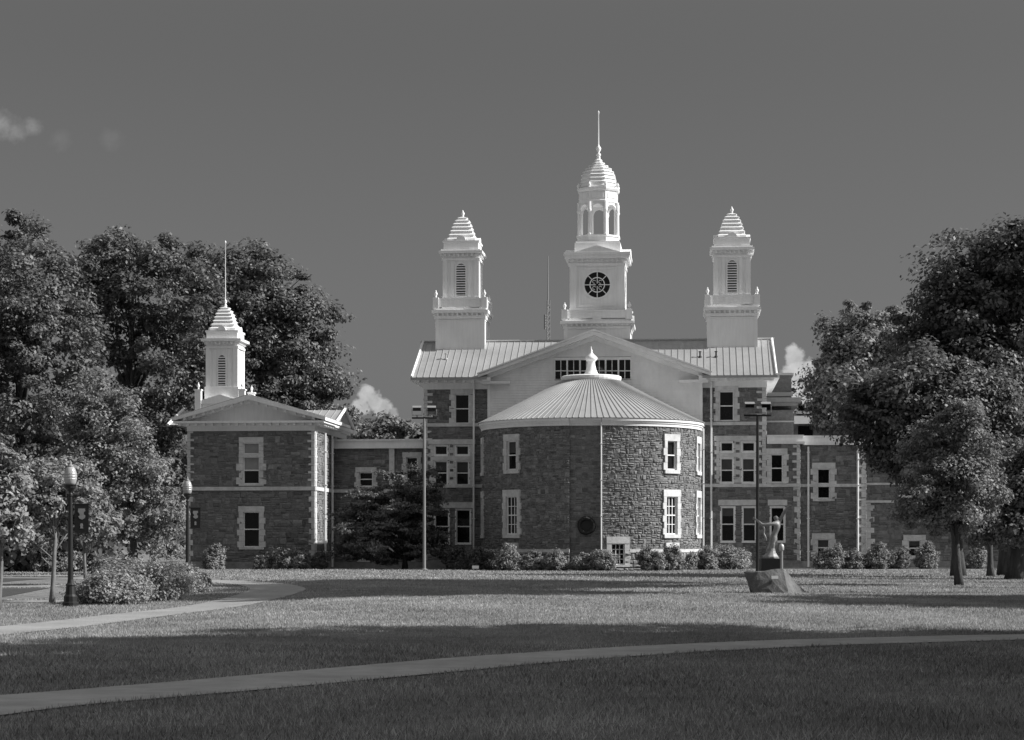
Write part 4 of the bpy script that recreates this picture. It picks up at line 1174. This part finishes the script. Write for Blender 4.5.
def tree(name, label, cat, x, y, crowns, nclump, per, leaf, crad, mat='leaf_dark', bark='bark', tr=.3, seed=1, group=None, limbs=14, flat_=.65, inner=.45, fork=.35, lean=0.0):
    rng = np.random.default_rng(seed); rnd = random.Random(seed)
    root = thing(name, label, cat, (x, y, H(x, y) - .03), 0, group)
    cen = sample_crown(rng, crowns, nclump, inner, 1.0)
    mean = np.average(np.array([c[:3] for c in crowns]), axis=0, weights=[c[3] * c[5] for c in crowns])
    zlo = min(c[2] - c[5] for c in crowns); zhi = max(c[2] + c[5] for c in crowns)
    radii = crad * rng.choice([.45, .7, .95, 1.25], nclump, p=[.25, .3, .3, .15]) * rng.uniform(.85, 1.15, nclump); tone_c = rng.normal(0, .13, nclump)
    q, tn = leaves(rng, cen, radii, per, leaf, mean - np.array([0, 0, (zhi - zlo) * .15]), flat_, tone_c=tone_c)
    raw_mesh('crown', q, 4, tn, M[mat], root)
    b = MB(); zt = zlo + (zhi - zlo) * .75; pts = []; rad = []
    wx, wy = rnd.uniform(-.25, .25), rnd.uniform(-.2, .2)
    for i in range(9):
        t = i / 8; z = zt * t
        pts.append((mean[0] * t * t * .3 + wx * .5 * math.sin(t * 3) + lean * t, mean[1] * t * t + wy * math.sin(t * 4), z))
        rad.append(tr * (1.35 if i == 0 else 1) * (1 - .82 * t ** .9) + .015)
    b.tube(pts, rad, 10)
    order = sorted(range(nclump), key=lambda i: rnd.random())[:limbs]
    for i in order:
        c = Vector(cen[i]); t = min(.92, max(fork * .8, (c.z - (zhi - zlo) * .28) / zt)) * rnd.uniform(.8, 1)
        k = t * 8; j = min(7, int(k)); s = Vector(pts[j]).lerp(Vector(pts[j + 1]), k - j); r0 = tr * (1 - .82 * t) * .55
        m1 = s.lerp(c, .35) + Vector((rnd.uniform(-.2, .2), rnd.uniform(-.2, .2), .12 * (c - s).length)); m2 = s.lerp(c, .7) + Vector((rnd.uniform(-.2, .2), rnd.uniform(-.2, .2), .1 * (c - s).length))
        b.tube([s, m1, m2, c], [r0, r0 * .7, r0 * .42, r0 * .15], 6)
    b.build('trunk', M[bark], root, smooth=True)
    return root


def at_px(px, Y): return ((px - CX) * Y / FPX, Y)


def zpx(py, Y): return EYE + (HOR - py) * Y / FPX


def px_crowns(x, Y, ells):
    """crown lobes given by their outline in the view at depth Y, turned into metres round the tree's foot"""
    out = []
    for (px, py, rx, ry, *dd) in ells:
        dy = dd[0] if dd else 0; YY = Y + dy
        out.append(((px - CX) * YY / FPX - x, dy, zpx(py, YY), rx * YY / FPX, max(rx, ry) * YY / FPX * .9, ry * YY / FPX))
    return out


def ptree(name, label, px, Y, ells, n, per, leaf, crad, **kw):
    x, y = at_px(px, Y)
    return tree(name, label, 'tree', x, y, px_crowns(x, Y, ells), n, per, leaf, crad, **kw)


GB = 'tall trees behind the pavilion'
ptree('broadleaf_tree', 'tallest dark broadleaf tree at the left edge of the lawn', 22, 128, [(20, 285, 75, 72), (-30, 360, 70, 90), (45, 370, 52, 90), (20, 450, 70, 55)], 330, 230, .13, 1.1, tr=.5, seed=1, group=GB)
ptree('broadleaf_tree', 'dark spreading tree with bare forked limbs showing, second from left', 128, 152, [(150, 285, 62, 58), (110, 275, 45, 45), (185, 320, 42, 70), (160, 390, 55, 60), (95, 330, 25, 60), (150, 440, 55, 40), (82, 275, 26, 40)], 310, 230, .145, 1.1, tr=.45, seed=2, group=GB, limbs=26)
ptree('broadleaf_tree', 'dark tree rising right behind the slender cupola', 262, 165, [(270, 290, 42, 48), (235, 300, 45, 55), (295, 345, 48, 60), (255, 380, 80, 60), (310, 400, 42, 40), (330, 405, 22, 35), (200, 330, 40, 70), (205, 285, 28, 38)], 400, 220, .16, 1.3, tr=.55, seed=3, group=GB)
ptree('maple_tree', 'mid grey rounded maple in front of the pavilion corner', 135, 103, [(112, 455, 52, 55), (105, 420, 36, 34), (135, 500, 42, 48), (85, 490, 40, 45), (163, 530, 18, 28)], 300, 220, 0.085, .62, mat='leaf_mid', tr=.2, seed=4)
ptree('small_tree', 'slender young tree with pale sunlit leaves beside the nearer lamp post', 52, 63.6, [(58, 498, 40, 26, 1.2), (35, 478, 34, 26, .8), (85, 518, 24, 16, 1.5), (25, 520, 24, 20, .5), (68, 472, 26, 22, 1.6)], 170, 110, .07, .34, mat='leaf_light', bark='bark_light', tr=.07, seed=5, limbs=18, inner=.2)
ptree('small_tree', 'slender young tree with pale sunlit leaves cut by the left frame edge', -2, 57, [(-15, 500, 40, 38), (5, 470, 25, 25), (12, 525, 22, 18)], 130, 110, .07, .34, mat='leaf_light', bark='bark_light', tr=.06, seed=6, limbs=14, inner=.2)
ptree('small_tree', 'young tree with a thin trunk standing behind the bushes by the lamp post', 86, 78, [(90, 520, 30, 24), (80, 500, 22, 20)], 70, 110, .08, .4, mat='leaf_mid', bark='bark_light', tr=.06, seed=7)
for i, (px, top, rx) in enumerate([(362, 416, 24), (396, 412, 26), (432, 420, 22)]):
    ptree('distant_tree', ['distant pale tree above the link wing, beside the pavilion roof', 'distant pale tree above the link wing, next to the floodlight pole', 'distant pale tree partly behind the hall corner'][i], px, 185, [(px, top + 30, rx, 30), (px + 8, top + 50, rx, 30)], 70, 130, .22, .9, mat='leaf_mid', tr=.25, seed=20 + i, group='distant trees above the link wing')
# layered dark tree in front of the link wing
x, y = at_px(405, 130.5)
cr = px_crowns(x, 130.5, [(385, 530, 56, 13), (388, 550, 58, 12), (395, 510, 46, 11), (410, 490, 30, 11), (424, 474, 16, 9), (420, 540, 26, 14), (370, 494, 26, 7), (356, 515, 24, 9), (436, 508, 10, 14), (398, 478, 22, 7)])
tree('dogwood_tree', 'wide dark tree with layered branches in front of the link wing', 'tree', x, y, cr, 420, 140, .085, .52, mat='leaf_dark', tr=.16, seed=9, flat_=.3, limbs=34, fork=.2, inner=.2)
GR = 'large dark trees over the right wing'
ptree('broadleaf_tree', 'huge dark tree at the right edge with its crown out of frame', 1010, 104, [(985, 272, 44, 46), (1045, 275, 65, 72), (950, 292, 28, 38), (922, 328, 30, 34), (955, 345, 58, 50), (1000, 390, 80, 65), (925, 375, 40, 42)], 340, 240, 0.125, 1.0, tr=.5, seed=11, group=GR)
ptree('broadleaf_tree', 'greyer round-topped tree over the end of the right wing', 862, 152, [(858, 340, 42, 40), (850, 395, 40, 50), (888, 348, 30, 42), (840, 410, 24, 30)], 200, 230, .15, 1.05, tr=.35, seed=12, group=GR, mat='leaf_mid')
ptree('broadleaf_tree', 'very dark tree with drooping crown before the right wing', 958.3, 98, [(882, 405, 40, 32), (930, 395, 50, 45), (902, 452, 32, 20), (975, 415, 45, 45), (930, 470, 36, 22), (862, 428, 20, 20)], 300, 230, 0.115, .85, tr=.3, seed=13, group=GR)
ptree('maple_tree', 'smaller leafy maple with a straight trunk standing alone on the right lawn', 959, 77, [(948, 455, 42, 42), (922, 490, 30, 38), (975, 488, 28, 42), (945, 512, 46, 26), (958, 425, 24, 22)], 230, 210, 0.065, .45, mat='leaf_mid', tr=.135, seed=14)
ptree('broadleaf_tree', 'low dark tree with a thick trunk at the right frame edge', 1015, 90, [(1010, 500, 44, 40), (1040, 480, 40, 45), (995, 525, 34, 26), (1030, 530, 40, 22)], 240, 200, 0.085, .6, mat='leaf_mid', tr=.36, seed=15)
ptree('small_tree', 'thin trunked tree between the lone maple and the thick trunk', 990.5, 97, [(985, 510, 26, 28), (1000, 490, 26, 25)], 90, 120, .11, .55, mat='leaf_dark', tr=.15, seed=16)
# trees out of frame on the right whose shade crosses the lawn
sh = tree('shade_tree', 'tall shade tree outside the frame to the right, shading the foreground', 'tree', 17, 22, [(0, 0, 9, 5.2, 5.2, 5), (1, 1, 13, 4.5, 4.5, 4), (-2, 0, 6.5, 4, 4, 3)], 230, 62, .22, 1.2, tr=.45, seed=17, group='shade trees out of frame on the right')
def shade_copies(proto, rows):
    for (X, Y, k, rz) in rows:
        c = copy_tree(proto); c.location = (X, Y, H(X, Y)); c.scale = (k, k, k); c.rotation_euler = (0, 0, rz)


sh['label'] = 'tall shade tree outside the frame to the right, shading the lawn'
shade_copies(sh, [(18.5, 12.5, 1.0, 1.0), (26, 18.5, 1.25, 2.2), (15.8, 20.5, .92, 3.0), (17, 16.8, 1.0, .2), (17.5, 31.2, 1.15, 2.7), (15.4, 28, .97, 4.0), (16.4, 35.2, .9, 1.9), (21.5, 31.5, 1.1, 5.2), (28, 31, 1.15, 3.2), (26, 2, 1.2, .3)])

dn = tree('shade_tree', 'dense shade tree outside the frame to the right', 'tree', 31.5, 52.5, [(0, 0, 9, 5, 4.6, 5), (1, 1, 13, 4.2, 4.2, 3.6), (-1, 0, 6.5, 4, 4, 3)], 240, 120, .24, 1.1, tr=.45, seed=19, group='shade trees out of frame on the right')
shade_copies(dn, [(33, 57.6, 1.0, 2.2), (39, 54.5, 1.2, 1.2)])
hi = tree('shade_tree', 'tall high-crowned shade tree outside the frame to the right', 'tree', 22.5, 65, [(0, 0, 19, 4.4, 4.2, 4.5), (1, 1, 22, 3.6, 3.8, 3.2), (-.4, 0, 16.5, 3, 3.4, 2)], 190, 90, .24, 1.2, tr=.4, seed=18, group='shade trees out of frame on the right')
shade_copies(hi, [(13.5, 25, .9, 2.5), (24.5, 73, 1.0, 2.1), (27, 81, 1.05, 4.1)])


# woods behind both sides
def wood(name, label, boxes, n, per, leaf, crad, seed, mat):
    rng = np.random.default_rng(seed); cen = []
    for _ in range(n):
        px0, px1, Y, ztop = boxes[rng.integers(len(boxes))]
        px = rng.uniform(px0, px1); yy = Y + rng.uniform(0, 10); zt = ztop * (1 + .2 * math.sin(px * .045) + .1 * math.sin(px * .13))
        cen.append([(px - CX) * yy / FPX, yy, rng.uniform(.03, 1) ** .8 * zt])
    cen = np.array(cen); q, tn = leaves(rng, cen, crad * rng.uniform(.6, 1.4, n), per, leaf, cen.mean(axis=0) - np.array([0, -20, 6]), .7, tone_c=rng.normal(0, .1, n))
    return tag(raw_mesh(name, q, 4, tn, M[mat]), label, 'woodland', None, 'stuff')


wood('woodland', 'dense dark undergrowth and wood behind the left lawn', [(-160, 190, 150, 9), (-160, 100, 116, 4.0)], 480, 110, .26, 1.6, 31, 'leaf_dark')
wood('woodland', 'dense dark wood behind the right wing', [(820, 1140, 168, 14)], 260, 110, .3, 1.7, 32, 'leaf_dark')


def shrub(px, Y, rpx, hpx, mat, label, seed, name='shrub', group=None, leaf=.06, per=95, n=95, X=None):
    x = (px - CX) * Y / FPX if X is None else X
    r = rpx * Y / FPX; h = hpx * Y / FPX
    rng = np.random.default_rng(seed); root = thing(name, label, 'shrub', (x, Y, H(x, Y) - .02), 0, group)
    cen = sample_crown(rng, [(0, 0, h * .40, r * .9, r * .85, h * .42), (rng.uniform(-.4, .4) * r, 0, h * .6, r * .62, r * .6, h * .36), (rng.uniform(-.5, .5) * r, -.1 * r, h * .25, r * .8, r * .8, h * .25)], n, .4)
    cen[:, 2] = np.maximum(cen[:, 2], .12)
    q, tn = leaves(rng, cen, r * .3 * rng.uniform(.6, 1.3, n), per, leaf, np.array([0, 0, h * .2]), .8, tone_c=rng.normal(0, .09, n))
    raw_mesh('foliage', q, 4, tn, M[mat], root)
    b = MB()
    for i in range(0, n, 6): b.tube([(0, 0, 0), (cen[i][0] * .5, cen[i][1] * .5, cen[i][2] * .6), tuple(cen[i])], [.03, .02, .01], 5)
    b.build('stems', M['bark'], root)
    return root


GS = 'shrubs along the building walls'
SH = [(213, 129, 12, 26, 'leaf_light', 'pale upright shrub by the left corner of the pavilion'),
      (263, 130, 10, 16, 'leaf_mid', 'small shrub under the lower pavilion window'),
      (283, 130, 13, 24, 'leaf_mid', 'dark shrub right of the lower pavilion window'),
      (300, 130, 12, 25, 'leaf_light', 'pale flowering shrub near the pavilion right corner'),
      (318, 131, 9, 18, 'leaf_mid', 'small dark shrub at the pavilion right corner'),
      (458, 129.5, 15, 24, 'leaf_dark', 'dark shrub under the left hall windows'),
      (481, 127, 17, 28, 'leaf_dark', 'dark shrub where rotunda and hall wall meet on the left'),
      (506, 124.5, 15, 26, 'leaf_mid', 'dark shrub under the left rotunda window'),
      (530, 123.2, 13, 22, 'leaf_mid', 'greyish shrub just right of the left rotunda window'),
      (555, 122.6, 12, 22, 'leaf_light', 'pale round shrub before the left half of the rotunda'),
      (580, 122.2, 11, 19, 'leaf_light', 'small pale round shrub under the round plaque'),
      (604, 121.8, 15, 23, 'leaf_mid', 'dark leafy shrub hiding part of the basement window'),
      (651, 122.6, 13, 24, 'leaf_mid', 'leafy shrub just right of the basement window'),
      (673, 123.2, 10, 27, 'leaf_mid', 'tall rounded shrub under the right rotunda window'),
      (690, 125.2, 8, 17, 'leaf_light', 'small pale shrub right of the tall rounded shrub'),
      (707, 126.0, 12, 24, 'leaf_light', 'pale shrub at the right edge of the rotunda'),
      (729, 129.5, 19, 27, 'leaf_light', 'wide pale shrub under the right hall windows'),
      (830, 131, 15, 26, 'leaf_mid', 'round shrub under the right wing basement window'),
      (851, 131.5, 11, 21, 'leaf_mid', 'low shrub beside the right wing downspout'),
      (874, 131.8, 14, 26, 'leaf_mid', 'round shrub right of the right wing downspout'),
      (899, 132.5, 12, 23, 'leaf_mid', 'shrub in the middle of the row before the far right wall'),
      (926, 133, 12, 27, 'leaf_light', 'pale tipped shrub left of the lone maple trunk'),
      (975, 133, 12, 24, 'leaf_light', 'pale shrub right of the lone maple trunk')]
for i, s in enumerate(SH): shrub(*s, seed=100 + i, group=GS)
GBD = 'ornamental bushes in the bed by the path'
for i, (px, Y, rp, hp, m_, lb) in enumerate([(108, 63, 40, 32, 'leaf_light', 'low feathery bush nearest the lamp post in the bed'), (148, 66, 40, 40, 'leaf_light', 'largest pale feathery bush in the middle of the bed'),
                                       (178, 71, 30, 30, 'leaf_light', 'pale feathery bush at the right end of the bed'), (197, 77, 12, 13, 'leaf_light', 'small low bush at the tip of the bed by the bend'), (128, 71, 36, 38, 'leaf_light', 'feathery bush at the back of the bed')]):
    shrub(px, Y, rp, hp, m_, lb, 200 + i, 'ornamental_bush', GBD, leaf=.045, per=150, n=130)
for i, (px, Y, rp, hp, lb) in enumerate([(60, 116, 26, 22, 'rounded shrub far left beyond the dark strips'), (22, 118, 26, 26, 'dark shrub beside the left frame edge beyond the dark strips'), (108, 100, 18, 18, 'small shrub behind the bed under the maple')]):
    shrub(px, Y, rp, hp, 'leaf_mid', lb, 220 + i, 'shrub', None, leaf=.09)

# mulch beds
for (x0, x1, y0, y1, ds) in ((-23, -8.2, 128.4, 131.6, 'dark mulch bed along the pavilion'),):
    pass


# ------------------------------------------------------------------ lamp posts
def lamp_post(x, y, h, label):
    s = h / 4.2
    root = thing('lamp_post', label, 'street lamp', (x, y, H(x, y)), 0, 'globe lamp posts with banners along the path')
    b = MB(); b.lathe([(.24, -.1), (.24, .12), (.2, .15), (.2, .3), (.155, .36), (.13, .6), (.15, .64), (.10, .7), (.085, .8)], (0, 0), 12); b.build('base', M['dark'], root, smooth=False)
    b = MB(); b.lathe([(.082, .78), (.075, 2.0), (.055, 3.25), (.075, 3.27), (.075, 3.32), (.05, 3.36), (.06, 3.42)], (0, 0), 12); b.build('pole', M['dark'], root)
    b = MB(); b.lathe([(.06, 3.40), (.1, 3.46), (.15, 3.5), (.16, 3.56), (.19, 3.6)], (0, 0), 14); b.build('collar', M['dark'], root)
    b = MB(); b.lathe([(.13, 3.59), (.165, 3.66), (.188, 3.78), (.192, 3.88), (.175, 3.98), (.14, 4.08), (.09, 4.15)], (0, 0), 18); g = b.build('globe', M['globe'], root, smooth=True)
    b = MB(); 
    for z, r in ((3.76, .184), (3.84, .192), (3.92, .189)): b.lathe([(r + .004, z), (r + .008, z + .012), (r + .004, z + .024)], (0, 0), 18)
    b.build('band', M['silver'], g)
    b = MB(); b.lathe([(.11, 4.14), (.07, 4.18), (.03, 4.21), (.04, 4.25), (.02, 4.29), (.005, 4.33)], (0, 0), 10); b.build('finial', M['grey_metal'], root, smooth=True)
    b = MB()
    for z in (3.03, 2.19): b.tube([(.03, 0, z), (.56, 0, z)], .014, 6)
    b.build('banner_arm', M['dark'], root)
    b = MB(); b.box(.12, .54, -.008, .008, 2.2, 3.02); bn = b.build('banner', M['banner'], root)
    b = MB(); f = lambda a, z, d: (.33 + a, -.0082 - d, z)
    # pale device in the upper part and a small mark below, on both faces
    for dd in (0, .0204):
        g_ = (lambda q: (lambda a, z, d: (.33 + a, (-.0082 - d) if q == 0 else (.0082 + d), z)))(dd)
        b.prism(g_, [(-.10, 2.90), (.10, 2.90), (.11, 2.82), (.07, 2.80), (.06, 2.73), (.11, 2.69), (.1, 2.62), (.02, 2.57), (-.06, 2.60), (-.1, 2.67), (-.05, 2.70), (-.07, 2.76), (-.11, 2.80)], 0, .004)
        b.prism(g_, [(-.03, 2.46), (.03, 2.46), (.045, 2.40), (.03, 2.35), (.05, 2.31), (-.05, 2.31), (-.03, 2.35), (-.045, 2.40)], 0, .004)
    b.build('emblem', M['banner_print'], bn)
    b = MB(); b.box(-.12, .12, -.012, .012, 0, 0) if False else None
    root.scale = (s, s, s); return root


x, y = at_px(70.5, 60.8); lamp_post(x, y, 4.2, 'nearer black lamp post with glass globe and dark banner, left of the path')
x, y = at_px(187.5, 85.2); lamp_post(x, y, 4.2, 'farther black lamp post with banner in front of the pavilion')


# ------------------------------------------------------------------ floodlight poles
def flood(px, Y, ytop, label, pale):
    x = (px - CX) * Y / FPX; root = thing('floodlight_pole', label, 'floodlight', (x, Y, H(x, Y)), 0, 'tall floodlight poles before the hall')
    ht = zpx(ytop, Y) - H(x, Y); b = MB(); b.tube([(0, 0, -.2), (0, 0, ht)], [.1, .075], 10); b.lathe([(.2, -.05), (.2, .06), (.12, .1)], (0, 0), 10); b.build('pole', M['grey_metal'] if pale else M['dark'], root)
    b = MB(); b.box(-.75, .75, -.05, .05, ht - .02, ht + .08); b.build('crossbar', M['dark'], root)
    for s in (-1, 1):
        for dx in ((.55,),):
            cx_ = s * .44
            b = MB(); T = Matrix.Translation((cx_, -.05, ht + .56)) @ Matrix.Rotation(R_(18), 4, 'X') @ Matrix.Scale(.72, 4)
            prof = [(-.34, -.12), (.34, -.12), (.34, .16), (-.34, .16)]
            vs = []
            for (yy_, k) in ((-.22, 1.0), (.1, .9), (.24, .55)):
                for a, z in prof: vs.append(T @ Vector((a * k, yy_, z * k + .02)))
            fs = [(0, 1, 2, 3), (8, 11, 10, 9)]
            for r_ in (0, 4):
                for i in range(4): fs.append((r_ + i, r_ + (i + 1) % 4, r_ + 4 + (i + 1) % 4, r_ + 4 + i))
            b.add(vs, fs); vs2 = [T @ Vector(p) for p in ((-.37, -.30, .19), (.37, -.30, .19), (.37, .12, .24), (-.37, .12, .24), (-.37, -.30, .22), (.37, -.30, .22), (.37, .12, .27), (-.37, .12, .27))]
            hd = b.build('lamp_head', M['dark'], root)
            b = MB(); b.add(vs2, [(0, 1, 2, 3), (4, 5, 6, 7), (0, 1, 5, 4), (1, 2, 6, 5), (2, 3, 7, 6), (3, 0, 4, 7)]); b.build('visor', M['grey_metal'], hd)
            b = MB(); b.add([T @ Vector(p) for p in ((-.29, -.225, -.07), (.29, -.225, -.07), (.29, -.225, .15), (-.29, -.225, .15), (-.29, -.235, -.07), (.29, -.235, -.07), (.29, -.235, .15), (-.29, -.235, .15))], [(0, 1, 2, 3), (4, 5, 6, 7), (0, 1, 5, 4), (1, 2, 6, 5), (2, 3, 7, 6), (3, 0, 4, 7)]); b.build('lens', M['glass'], hd)
            b = MB(); b.tube([(cx_ - .3, 0, ht + .56), (cx_ - .3, 0, ht + .2), (cx_ + .3, 0, ht + .2), (cx_ + .3, 0, ht + .56)], .022, 6); b.tube([(cx_, 0, ht), (cx_, 0, ht + .2)], .04, 6); b.build('yoke', M['grey_metal'], hd)
    return root


flood(424.3, 124, 418.5, 'pale tall pole with two floodlights left of the rotunda', True)
flood(757.5, 112, 416, 'dark tall pole with two floodlights right of the rotunda', False)

# ------------------------------------------------------------------ boulder and statue
BY = 66.0; BX = (775 - CX) * BY / FPX; bz = H(BX, BY); s_ = BY / FPX
bl = MB()
pxl = lambda px, py, dy: ((px - 775) * s_, dy, zpx(py, BY) - bz)
front = [pxl(752.5, 596, -.55), pxl(786, 596, -.8), pxl(811, 596, .1), pxl(782, 568.5, -.3), pxl(762, 571, -.42), pxl(744.5, 572, -.25)]
back = [pxl(754, 594.5, .7), pxl(795, 596, .8), pxl(806, 592, .6), pxl(782, 569.5, .55), pxl(762, 571, .6), pxl(746, 572.5, .45)]
bm = bmesh.new()
for p in front + back: bm.verts.new((p[0], p[1], max(p[2], -.15) if p[2] > .1 else -.15))
bmesh.ops.convex_hull(bm, input=bm.verts[:])
bmesh.ops.subdivide_edges(bm, edges=bm.edges[:], cuts=5, use_grid_fill=True)
rnd = random.Random(8)
for v in bm.verts:
    n_ = mnoise.noise(v.co * 2.2) * .05 + mnoise.noise(v.co * 6) * .022
    v.co += v.co.normalized() * n_
me = bpy.data.meshes.new('boulder'); bm.to_mesh(me); bm.free(); me.materials.append(M['rock'])
boulder = bpy.data.objects.new('boulder', me); C.objects.link(boulder); boulder.location = (BX, BY, bz)
tag(boulder, 'large wedge shaped boulder on the lawn under the statue', 'boulder')
b = MB(); b.box(-.11, .11, -.01, .01, -.05, .05); pq = b.build('plaque', M['silver'], boulder); pq.location = pxl(772.5, 577, -.58); pq.rotation_euler = (R_(-14), 0, R_(4))

st = thing('statue', 'bronze statue of a dancing figure with outstretched arms on a dark plinth', 'statue', (BX, BY, bz))
zt0 = pxl(0, 569.5, 0)[2]
b = MB(); p0 = pxl(760.5, 569.3, 0); p1 = pxl(779.2, 558.5, 0); b.box(p0[0], p1[0], -.22, .38, p0[2] - .05, p1[2]); b.build('plinth', M['dark'], st)


def skin(name, verts, edges, radii, mat, parent, root_i=0, sub=2):
    me = bpy.data.meshes.new(name); me.from_pydata(verts, edges, []); o = bpy.data.objects.new(name, me); C.objects.link(o); o.parent = parent
    m1 = o.modifiers.new('skin', 'SKIN'); m1.use_smooth_shade = True
    for i, r in enumerate(radii):
        r = r if hasattr(r, '__len__') else (r, r)
        me.skin_vertices[0].data[i].radius = r; me.skin_vertices[0].data[i].use_root = (i == root_i)
    m2 = o.modifiers.new('sub', 'SUBSURF'); m2.levels = sub; m2.render_levels = sub
    dg = bpy.context.evaluated_depsgraph_get(); me2 = bpy.data.meshes.new_from_object(o.evaluated_get(dg)); o.modifiers.clear(); o.data = me2; me2.name = name
    me2.materials.clear(); me2.materials.append(M[mat]); me2.polygons.foreach_set('use_smooth', [True] * len(me2.polygons))
    return o


P = lambda px, py, dy=0.0: pxl(px, py, dy + .08)
V = [P(774, 539), P(775.5, 533), P(777.5, 527), P(777.8, 522.5), P(777, 520.2), P(776, 517.6), P(775.2, 515.8),       # 0-6 pelvis..head
     P(774, 523.8, -.08), P(768, 524.2, -.12), P(762, 524.6, -.15), P(759.5, 522.5, -.14), P(756.5, 520, -.12), P(754.8, 518.9, -.12),   # 7-12 left arm
     P(780, 522, .1), P(782.5, 517, .12), P(784.5, 513, .12), P(787.5, 508.5, .1), P(790.2, 506, .08),                # 13-17 right arm up
     P(773, 545, -.02), P(772.8, 551, 0), P(771.5, 556.5, 0), P(776, 545, .08), P(774.5, 551, .12), P(775, 556.5, .12)]
E = [(0, 1), (1, 2), (2, 3), (3, 4), (4, 5), (5, 6), (3, 7), (7, 8), (8, 9), (9, 10), (10, 11), (11, 12), (3, 13), (13, 14), (14, 15), (15, 16), (16, 17), (0, 18), (18, 19), (19, 20), (0, 21), (21, 22), (22, 23)]
RAD = [.11, .085, .115, .09, .05, .09, .065, .06, .055, .05, .045, .04, .035, .062, .055, .058, .052, .045, .085, .06, .045, .085, .065, .045]
skin('figure', V, E, RAD, 'bronze', st)
for k, (bx, by, ex, ey) in enumerate(((754.8, 518.9, 752.6, 518.0), (790.2, 506, 793.6, 507.4))):
    verts = [P(bx, by, -.12 if k == 0 else .08)]; edges = []; rad = [.04]
    for j in range(4):
        e1 = P(bx + (ex - bx) * .5, by + (ey - by) * .5 + (j - 1.5) * .45, (-.12 if k == 0 else .08) + (j - 1.5) * .03); e2 = P(ex, ey + (j - 1.5) * .7, (-.12 if k == 0 else .08) + (j - 1.5) * .04)
        i0 = len(verts); verts += [e1, e2]; edges += [(0, i0), (i0, i0 + 1)]; rad += [.02, .014]
    i0 = len(verts); verts.append(P(bx + (.4 if k == 0 else -.2), by - 1.4, -.12 if k == 0 else .08)); edges.append((0, i0)); rad.append(.011)
    skin('hand', verts, edges, rad, 'bronze', st, sub=1)
b = MB(); c0 = P(773, 545); rng_ = random.Random(3); prof = [(.085, 543), (.10, 548), (.15, 552.5), (.22, 555.8), (.28, 558.5)]
vs = []; sg = 22
for r, py in prof:
    q = P(772.5 - (py - 545) * .12, py)
    for i in range(sg):
        a = 2 * math.pi * i / sg; rr = r * (1 + .16 * math.sin(i * 2.6) * (py - 540) / 18); vs.append((q[0] + rr * math.cos(a), q[1] + rr * .75 * math.sin(a), q[2]))
fs = [(j * sg + i, j * sg + (i + 1) % sg, (j + 1) * sg + (i + 1) % sg, (j + 1) * sg + i) for j in range(len(prof) - 1) for i in range(sg)] + [tuple(range(sg)), tuple(len(prof) * sg - 1 - i for i in range(sg))]
b.add(vs, fs); b.build('gown_hem', M['bronze'], st, smooth=True)
# scarf hanging from the outstretched arm, and the gown's fold
V = [P(762.5, 525.5, -.14), P(764, 529, -.13), P(763.2, 533, -.13), P(765.2, 537.5, -.12), P(766, 541, -.11)]
skin('scarf', V, [(0, 1), (1, 2), (2, 3), (3, 4)], [(.03, .03), (.07, .03), (.045, .03), (.07, .035), (.02, .02)], 'bronze', st)
V = [P(775.5, 530, .05), P(771.5, 537, -.02), P(770, 545, -.03), P(766.5, 553, 0)]
skin('gown_fold', V, [(0, 1), (1, 2), (2, 3)], [.05, .06, .05, .04], 'bronze', st)
b = MB(); b.tube([P(775.6, 518.2, .02), P(778.0, 518.6, .05), P(779.5, 520.2, .07)], [.075, .06, .02], 8); b.build('hair', M['bronze'], st, smooth=True)

# marker post behind the boulder, sign by the hall
x, y = at_px(781.5, 69.5); pm = thing('marker_post', 'short pale post with a rounded head behind the boulder', 'post', (x, y, H(x, y)))
k = 69.5 / FPX; b = MB(); b.tube([(0, 0, -.1), (0, 0, zpx(549, 69.5) - H(x, y))], .05, 8); b.build('pole', M['grey_metal'], pm)
b = MB(); z = zpx(551, 69.5) - H(x, y); b.lathe([(.05, z), (.085, z + .04), (.09, z + .16), (.06, z + .22), (.02, z + .25)], (0, 0), 10); b.build('head', M['silver'], pm, smooth=True)
x, y = at_px(475.5, 124); sg = thing('ground_sign', 'tiny pale sign on the grass before the dark shrubs', 'sign', (x, y, H(x, y)))
b = MB(); b.box(-.2, .2, -.015, .015, .12, .3); b.build('board', M['cream'], sg); b = MB(); b.box(-.14, -.11, .016, .03, -.1, .2); b.box(.11, .14, .016, .03, -.1, .2); b.build('stake', M['grey_metal'], sg)
